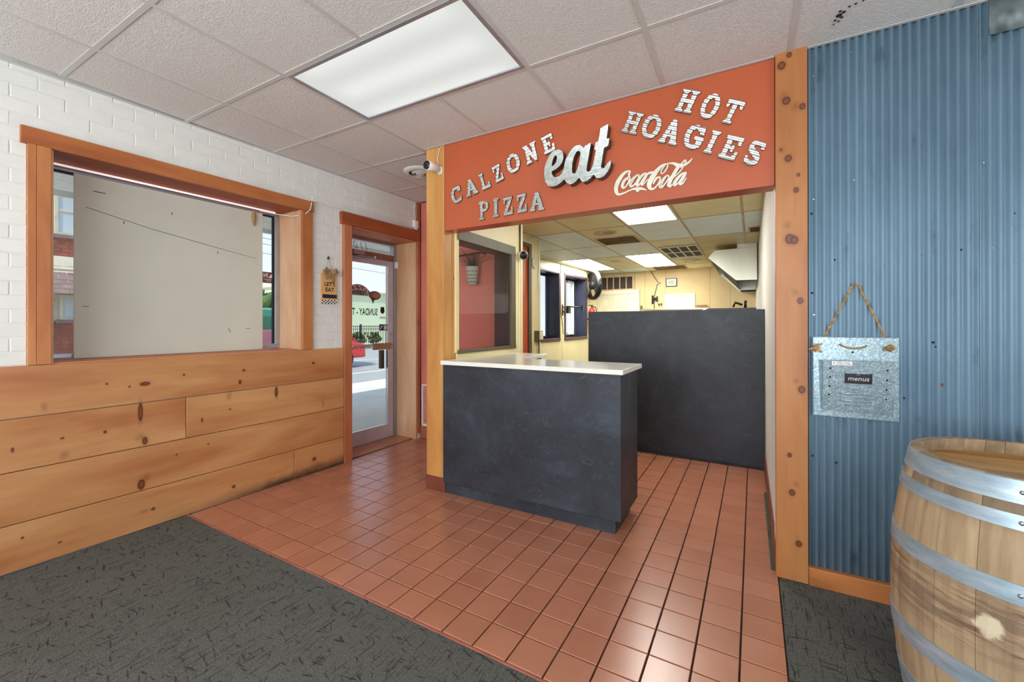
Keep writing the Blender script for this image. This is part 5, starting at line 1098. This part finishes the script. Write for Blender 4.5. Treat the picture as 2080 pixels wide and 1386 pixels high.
# fan on the corner
t = thing('wall_fan', 'large black round fan mounted in the far left kitchen corner', 'fan', WF, (-3.28, 9.35, 2.15)); fc_ = Vector((-3.10, 9.15, 2.17)); fd = Vector((-.72, -.69, 0)).normalized()
put('shroud', MB().lathe([(.30, 0), (.33, .03), (.33, .11), (.30, .14), (.28, .12), (.28, .02), (.30, 0)], fc_-fd*.08, fd, 36), 'black_plastic', t)
put('motor', MB().lathe([(.0001, -.06), (.09, -.06), (.10, .06), (.0001, .08)], fc_, fd, 20), 'steel_dark', t)
for k in range(4):
    a = 2*PI*k/4; q = Vector((0, 0, 1)).rotation_difference(fd); pts = []
    for rr, tt, dz in ((.08, -.3, -.02), (.26, -.45, -.03), (.27, .25, .03), (.08, .3, .02)): pts.append(fc_+q @ Vector((rr*math.cos(a+tt), rr*math.sin(a+tt), dz)))
    pts2 = [p+fd*.004 for p in pts]; put('blade', MB().add(pts+pts2, [(0, 1, 2, 3), (7, 6, 5, 4), (0, 4, 5, 1), (1, 5, 6, 2), (2, 6, 7, 3), (3, 7, 4, 0)]), 'steel_dark', t)
mb = MB()
for k in range(8):
    q = Vector((0, 0, 1)).rotation_difference(fd); r = .06+k*.031; mb.tube([fc_+fd*.06+q @ Vector((r*math.cos(2*PI*i/24), r*math.sin(2*PI*i/24), 0)) for i in range(25)], .0025, 4, False)
put('guard_ring', mb, 'steel_dark', t, kind='stuff'); put('bracket', MB().tube([fc_-fd*.08, fc_-fd*.2+Vector((0, .1, .05)), (-3.2, 9.6, 2.3), (-3.25, 9.62, 2.49)], .022, 8), 'black_plastic', t)
t = thing('fire_extinguisher', 'red fire extinguisher behind the dark half wall near the fan', 'extinguisher', WF, (-3.15, 9.2, 1.2)); ex = (-3.15, 9.2)
put('cylinder', MB().lathe([(.0001, 1.22), (.065, 1.22), (.07, 1.24), (.07, 1.60), (.05, 1.65), (.025, 1.67), (.0001, 1.67)], (ex[0], ex[1], 0), seg=20), 'extinguisher_red', t)
put('valve', MB().cyl((ex[0], ex[1], 1.67), (0, 0, 1), .02, .04, 10).box(ex[0]-.08, ex[0]+.03, ex[1]-.01, ex[1]+.01, 1.71, 1.73), 'steel_dark', t)
put('hose', MB().tube([(ex[0]+.02, ex[1], 1.69), (ex[0]+.09, ex[1], 1.68), (ex[0]+.11, ex[1], 1.6), (ex[0]+.09, ex[1], 1.4)], .01, 8), 'cable_black', t)
put('wall_hanger', MB().box(ex[0]-.25, ex[0]-.06, ex[1]-.01, ex[1]+.01, 1.40, 1.43), 'steel_dark', t)
# tv mount, electrical box, thermometer
t = thing('tv_mount', 'black folding arm mount on the kitchen wall between the two windows', 'mount', LWF, (7.60, KN, 1.6))
put('plate', MB().box(7.83, 7.86, KN-.02, KN-.001, 1.47, 1.69), 'black_plastic', t)
put('arm', MB().box(7.85, 8.03, KN-.05, KN-.02, 1.63, 1.65).box(7.85, 8.03, KN-.05, KN-.02, 1.54, 1.56).box(8.0, 8.12, KN-.07, KN-.02, 1.52, 1.67), 'black_plastic', t)
put('arm', MB().tube([(8.1, KN-.05, 1.66), (8.25, KN-.16, 1.65), (8.42, KN-.22, 1.65)], .015, 8).box(8.36, 8.40, KN-.24, KN-.20, 1.57, 1.69), 'steel_dark', t)
put('loose_wire', MB().tube([(7.77, KN-.004, 2.49), (7.77, KN-.006, 2.0), (7.78, KN-.006, 1.5), (7.83, KN-.01, 1.38), (7.86, KN-.012, 1.2), (7.87, KN-.012, 1.10)], .006, 5), 'cable_black', None, LWF, (7.77, KN, 2), 'thin dark cord hanging down between the two kitchen windows', 'cord')
t = thing('junction_box', 'grey electrical box with conduit at the kitchen wall corner', 'box', WF, (-2.62, 5.40, 1.1))
put('case', MB().cbox(-2.648, -2.57, 5.30, 5.42, 1.07, 1.21, 0, .006), 'dark_metal_frame', t); put('cover', MB().cbox(-2.575, -2.56, 5.31, 5.41, 1.085, 1.195, 0, .004), 'cream_paint', t)
put('conduit', MB().tube([(-2.61, 5.37, 1.08), (-2.61, 5.37, .9), (-2.62, 5.36, .5), (-2.62, 5.36, .1)], .012, 8), 'dark_metal_frame', t)
t = thing('wall_thermometer', 'faded round dial on the kitchen wall beside the orange doorway', 'dial', WF, (-2.64, 5.30, 2.16))
put('rim', MB().lathe([(.072, 0), (.082, .01), (.082, .02), (.072, .022), (.068, .012)], (-2.65, 5.30, 2.155), (1, 0, 0), 28), 'cream_paint', t); put('face', MB().cyl((-2.65, 5.30, 2.155), (1, 0, 0), .07, .012, 28), 'paper', t)
put('print', text_mb('8', .09, lambda u, v, d: (-2.6375, 5.30+u, 2.155+v), bold=-.002), 'paper_tan', t)
for x0, x1, lab in ((-.26, -.10, 'left'), (-.13, -.07, 'middle'), (.02, .07, 'right')): pass
t = thing('stove', 'dark stove top edge behind the dark half wall under the hood', 'stove', WF, (-.2, 8.4, .8))
put('body', MB().box(-.62, .035, 7.3, 9.85, .05, 1.50), 'steel_dark', t, bevel=.01); put('top', MB().box(-.62, .035, 7.28, 9.85, 1.50, 1.545), 'black_plastic', t)
put('pan_handle', MB().tube([(-.28, 7.6, 1.57), (-.25, 7.6, 1.64), (-.15, 7.6, 1.60)], .018, 8), 'black_plastic', t)
put('pepper_mill', MB().lathe([(.0001, 1.547), (.022, 1.547), (.018, 1.62), (.024, 1.66), (.0001, 1.675)], (-.11, 7.6, 0), seg=14), 'black_plastic', None, WF, (-.11, 7.6, 1.547), 'small black bottle standing on the stove edge under the hood', 'bottle')
put('prep_table', MB().box(-2.0, -.75, 8.9, 9.8, 1.585, 1.61).box(-1.95, -1.90, 8.95, 9.0, 0, 1.585).box(-.85, -.80, 8.95, 9.0, 0, 1.585).box(-1.95, -1.90, 9.7, 9.75, 0, 1.585).box(-.85, -.80, 9.7, 9.75, 0, 1.585), 'stainless', None, WF, (-1.3, 9.3, .8), 'high steel shelf table along the kitchen back wall', 'table')
# ================================================================== OUTSIDE (street side)
GZ = -.15
struct('sidewalk', MB().box(-6, 30, .36, 5.1, GZ-.2, GZ), 'sidewalk', LWF)
struct('curb', MB().cbox(-6, 30, 5.1, 5.3, GZ-.2, GZ+.0, 2, .02), 'sidewalk', LWF)
struct('street', MB().box(-6, 60, 5.3, 21, GZ-.25, GZ-.10), 'asphalt', LWF)
struct('road_markings', MB().box(-6, 60, 7.6, 7.75, GZ-.10, GZ-.094).box(-6, 60, 11.5, 11.6, GZ-.10, GZ-.094), 'road_paint', LWF)
struct('far_ground', MB().box(-30, 90, 21, 90, GZ-.25, GZ-.04), 'sidewalk', LWF)
# canopy over the shop front
cn = thing('canopy', 'white slatted canopy over the sidewalk outside the shop window', 'canopy', LWF, (2, 2, 2.75))
mb = MB()
for i in range(26): put('soffit_slat', MB().box(-3.0, 9.0, .40+i*.105, .40+i*.105+.100, 2.76, 2.775), 'soffit', cn)
put('fascia', MB().box(-3.0, 9.0, 3.12, 3.16, 2.70, 2.95), 'soffit', cn)
put('roof_deck', MB().box(-3.0, 9.0, .37, 3.12, 2.80, 2.88), 'soffit', cn)
struct('roof', MB().box(-3.6, 3.25, -2.85, 2.75, 2.86, 2.98), 'plaster_white', WF)  # unseen slab added over the front room to keep outdoor light out
# brick building across, at the left
bb = thing('brick_building', 'two storey red brick building seen through the left window edge', 'building', LWF, (2.5, 9, 0)); BN = 8.5
openings = [(.4, 1.9, 1.40, 1.90), (2.54, 3.7, 1.40, 1.90), (.4, 1.9, 3.09, 4.15), (2.47, 3.7, 3.09, 4.15), (4.3, 5.4, 3.09, 4.15), (4.3, 5.4, 1.2, 1.90)]
put('wall', MB().box(-1, 6.0, BN+.02, BN+3.5, GZ-.1, 5.2), 'brick_mortar', bb)
mb = MB(); k = 0; z = GZ
while z < 5.15:
    x = -1+(k % 2)*-.105
    while x < 6.0:
        a, b = max(x, -1), min(x+.20, 6.0)
        ok = not (1.90 < z+.03 < 2.66)
        for o_ in openings:
            if b > o_[0]-.02 and a < o_[1]+.02 and z+.065 > o_[2]-.02 and z < o_[3]+.02: ok = False
        if ok and b-a > .04: mb.box(a, b, BN, BN+.03, z, z+.065)
        x += .21
    z += .0762; k += 1
put('brick', mb, 'brick_red', bb, kind='stuff')
for o_ in openings:
    w = put('window', MB().box(o_[0], o_[1], BN-.01, BN+.02, o_[2], o_[2]+.045).box(o_[0], o_[1], BN-.01, BN+.02, o_[3]-.045, o_[3]).box(o_[0], o_[0]+.05, BN-.01, BN+.02, o_[2]+.045, o_[3]-.045).box(o_[1]-.05, o_[1], BN-.01, BN+.02, o_[2]+.045, o_[3]-.045), 'frame_tan', bb)
    put('pane', MB().box(o_[0]+.05, o_[1]-.05, BN+.008, BN+.019, o_[2]+.045, o_[3]-.045), 'winglass', w)
    put('sill', MB().box(o_[0]-.06, o_[1]+.06, BN-.03, BN+.02, o_[2]-.07, o_[2]), 'shingle', w)
for o_ in openings[2:5]: put('sash_rail', MB().box(o_[0]+.05, o_[1]-.05, BN-.006, BN+.008, 3.55, 3.60), 'frame_tan', bb)
for r in range(8):
    z0 = 1.92+r*.09; yb = BN-.38+.38*r/8; yt = BN-.38+.38*(r+1)/8; x = .2+(r % 2)*.12
    while x < 6.0:
        x1 = min(x+.235, 6.0)
        if x1-x > .05: put('shingle', MB().prism([(yb-.012, z0-.01), (yt, z0+.092), (yt+.006, z0+.092), (yb-.004, z0-.01)], 0, x+.004, x1), 'shingle', bb, at=(x, BN, z0))
        x += .24
put('awning_board', MB().prism([(BN-.385, 1.90), (BN-.36, 1.90), (BN+.01, 2.64), (BN, 2.66)], 0, .18, 6.0).prism([(BN-.385, 1.90), (BN, 1.90), (BN, 2.64)], 0, .15, .19), 'frame_tan', bb)
# mint building, fence, board, red car, wires
mbd = thing('mint_building', 'long pale mint green building across the street behind the fence', 'building', LWF, (26, 24, 0))
put('wall', MB().box(15.5, 44, 23.5, 30, GZ-.1, 3.72), 'mint_wall', mbd); put('parapet', MB().box(15.3, 44.2, 23.3, 30, 3.72, 3.86), 'frame_tan', mbd)
for i in range(4): w = put('window', MB().box(30+i*3, 31.6+i*3, 23.44, 23.5, 1.0, 2.4), 'frame_tan', mbd); put('pane', MB().box(30.08+i*3, 31.52+i*3, 23.42, 23.44, 1.08, 2.32), 'winglass', w)
fe = thing('iron_fence', 'black iron picket fence across the street in front of mint building', 'fence', LWF, (22, 19, 0)); FN = 18.2
pk_me = None
for i in range(70):
    x = 15.2+i*.14
    if pk_me is None: m_ = MB().box(-.012, .012, -.012, .012, 0, 1.34); pk_me = mesh_from('picket', m_, 'fence_black'); fixn(pk_me)
    put('picket', None, None, fe, at=(x, FN, GZ-.02), me=pk_me)
put('rail', MB().box(15.1, 25, FN-.02, FN+.02, 1.16, 1.20), 'fence_black', fe); put('rail', MB().box(15.1, 25, FN-.02, FN+.02, .98, 1.01), 'fence_black', fe); put('rail', MB().box(15.1, 25, FN-.02, FN+.02, -.02, .02), 'fence_black', fe)
for x in (15.3, 17.68, 20.06, 22.3): put('fence_post', MB().box(x-.05, x+.05, FN-.05, FN+.05, GZ-.1, 1.30), 'fence_black', fe)
sb = thing('sandwich_board', 'small folding street sign board standing on the far sidewalk', 'sign', LWF, (20.2, 17.4, 0)); 
put('panel', MB().prism([(17.2, .18), (17.35, .98), (17.38, .98), (17.23, .18)], 0, 19.45, 20.0), 'winglass', sb); put('leg', MB().tube([(19.45, 17.2, GZ-.08), (19.5, 17.36, 1.0)], .03, 6).tube([(20.0, 17.2, GZ-.08), (19.95, 17.36, 1.0)], .03, 6).tube([(19.45, 17.6, GZ-.08), (19.5, 17.38, 1.0)], .03, 6).tube([(20.0, 17.6, GZ-.08), (19.95, 17.38, 1.0)], .03, 6), 'wood_brown', sb)
for i, (x, y, r) in enumerate(((18.6, 19.6, .5), (19.9, 19.5, .42), (17.3, 19.6, .38))):
    mb = MB(); rnd = random.Random(i)
    for k in range(60):
        v = Vector((rnd.gauss(0, 1), rnd.gauss(0, 1), rnd.gauss(0, 1))).normalized()*r*rnd.uniform(.5, 1); mb.ball((x+v.x, y+v.y, .35+v.z*.8), r*.28, 6)
    put('shrub', mb, 'foliage', None, LWF, (x, y, 0), ('round green shrub behind the fence, nearest the sandwich board', 'middle round green shrub behind the iron fence', 'small round green shrub behind the fence, farthest left')[(1, 0, 2)[i]], 'shrub')
def car(lab, a, n, ln=4.3, s_=1.0):
    t = thing('car', lab, 'car', LWF, (a, n, GZ-.1)); z0 = GZ-.1
    side = [(0, .35), (.05, .70), (.9, .86), (1.45, 1.38), (2.9, 1.42), (3.65, .95), (4.25, .84), (4.3, .35)]
    put('body', MB().prism([(a+x*s_, z0+z*s_) for x, z in side], 1, n, n+1.75), 'car_red', t, bevel=.05)
    put('side_window', MB().prism([(a+x*s_, z0+z*s_) for x, z in ((1.15, .90), (1.58, 1.30), (2.8, 1.33), (3.35, .93))], 1, n-.006, n+1.756), 'car_glass', t)
    for x in (.85, 3.4):
        for yy in (n-.02, n+1.55): put('wheel', MB().cyl((a+x*s_, yy, z0+.33), (0, 1, 0), .33, .22, 20), 'tyre', t)
    return t
car('bright red parked car at left edge of door glass', 11.35, 16.0)
car('red car seen through the right edge of the front window', 6.3, 9.2)
ga = put('market_tent', MB().prism([(12.2, 1.05), (12.2, 1.6), (13.2, 1.95), (13.2, 1.05)], 0, 8.3, 10.2), 'awning_green', None, LWF, (9, 12.5, 1.3), 'green tent roof on posts behind the red car outside the window', 'tent')
for q in ((8.35, 12.25), (10.15, 12.25), (8.35, 13.15), (10.15, 13.15)): put('post', MB().tube([(q[0], q[1], GZ-.1), (q[0], q[1], 1.2)], .03, 6), 'steel_dark', ga)
mb = MB(); rnd = random.Random(9)
for k in range(90): v = Vector((rnd.gauss(0, 1), rnd.gauss(0, 1), rnd.gauss(0, 1))).normalized()*rnd.uniform(.4, 1.1); mb.ball((11.0+v.x*.8, 17+v.y, 2.1+v.z*1.1), .3, 6)
tr = put('tree', mb, 'foliage', None, LWF, (11, 17, 0), 'green tree crown beyond the red car outside the window', 'tree'); put('trunk', MB().tube([(11, 17, GZ-.2), (11.05, 17, 1.4)], [.14, .10], 8), 'wood_brown', tr)
up_ = thing('utility_pole', 'wooden utility pole with power lines beyond the mint building', 'pole', LWF, (37, 36, 0))
put('pole', MB().tube([(37, 36, 0), (37, 36, 9.5)], .14, 8), 'wood_brown', up_); put('crossarm', MB().box(36, 38, 35.93, 36.07, 8.6, 8.75), 'wood_brown', up_)
for zz in (8.7, 8.2, 7.4): put('power_line', MB().tube([(-10, 28, zz+1), (15, 32.6, zz), (37, 36, zz), (80, 42, zz+1)], .018, 4), 'cable_black', up_)
struct('far_building', MB().box(-12, -2, 8.6, 12, GZ-.1, 4.5), 'frame_tan', LWF)
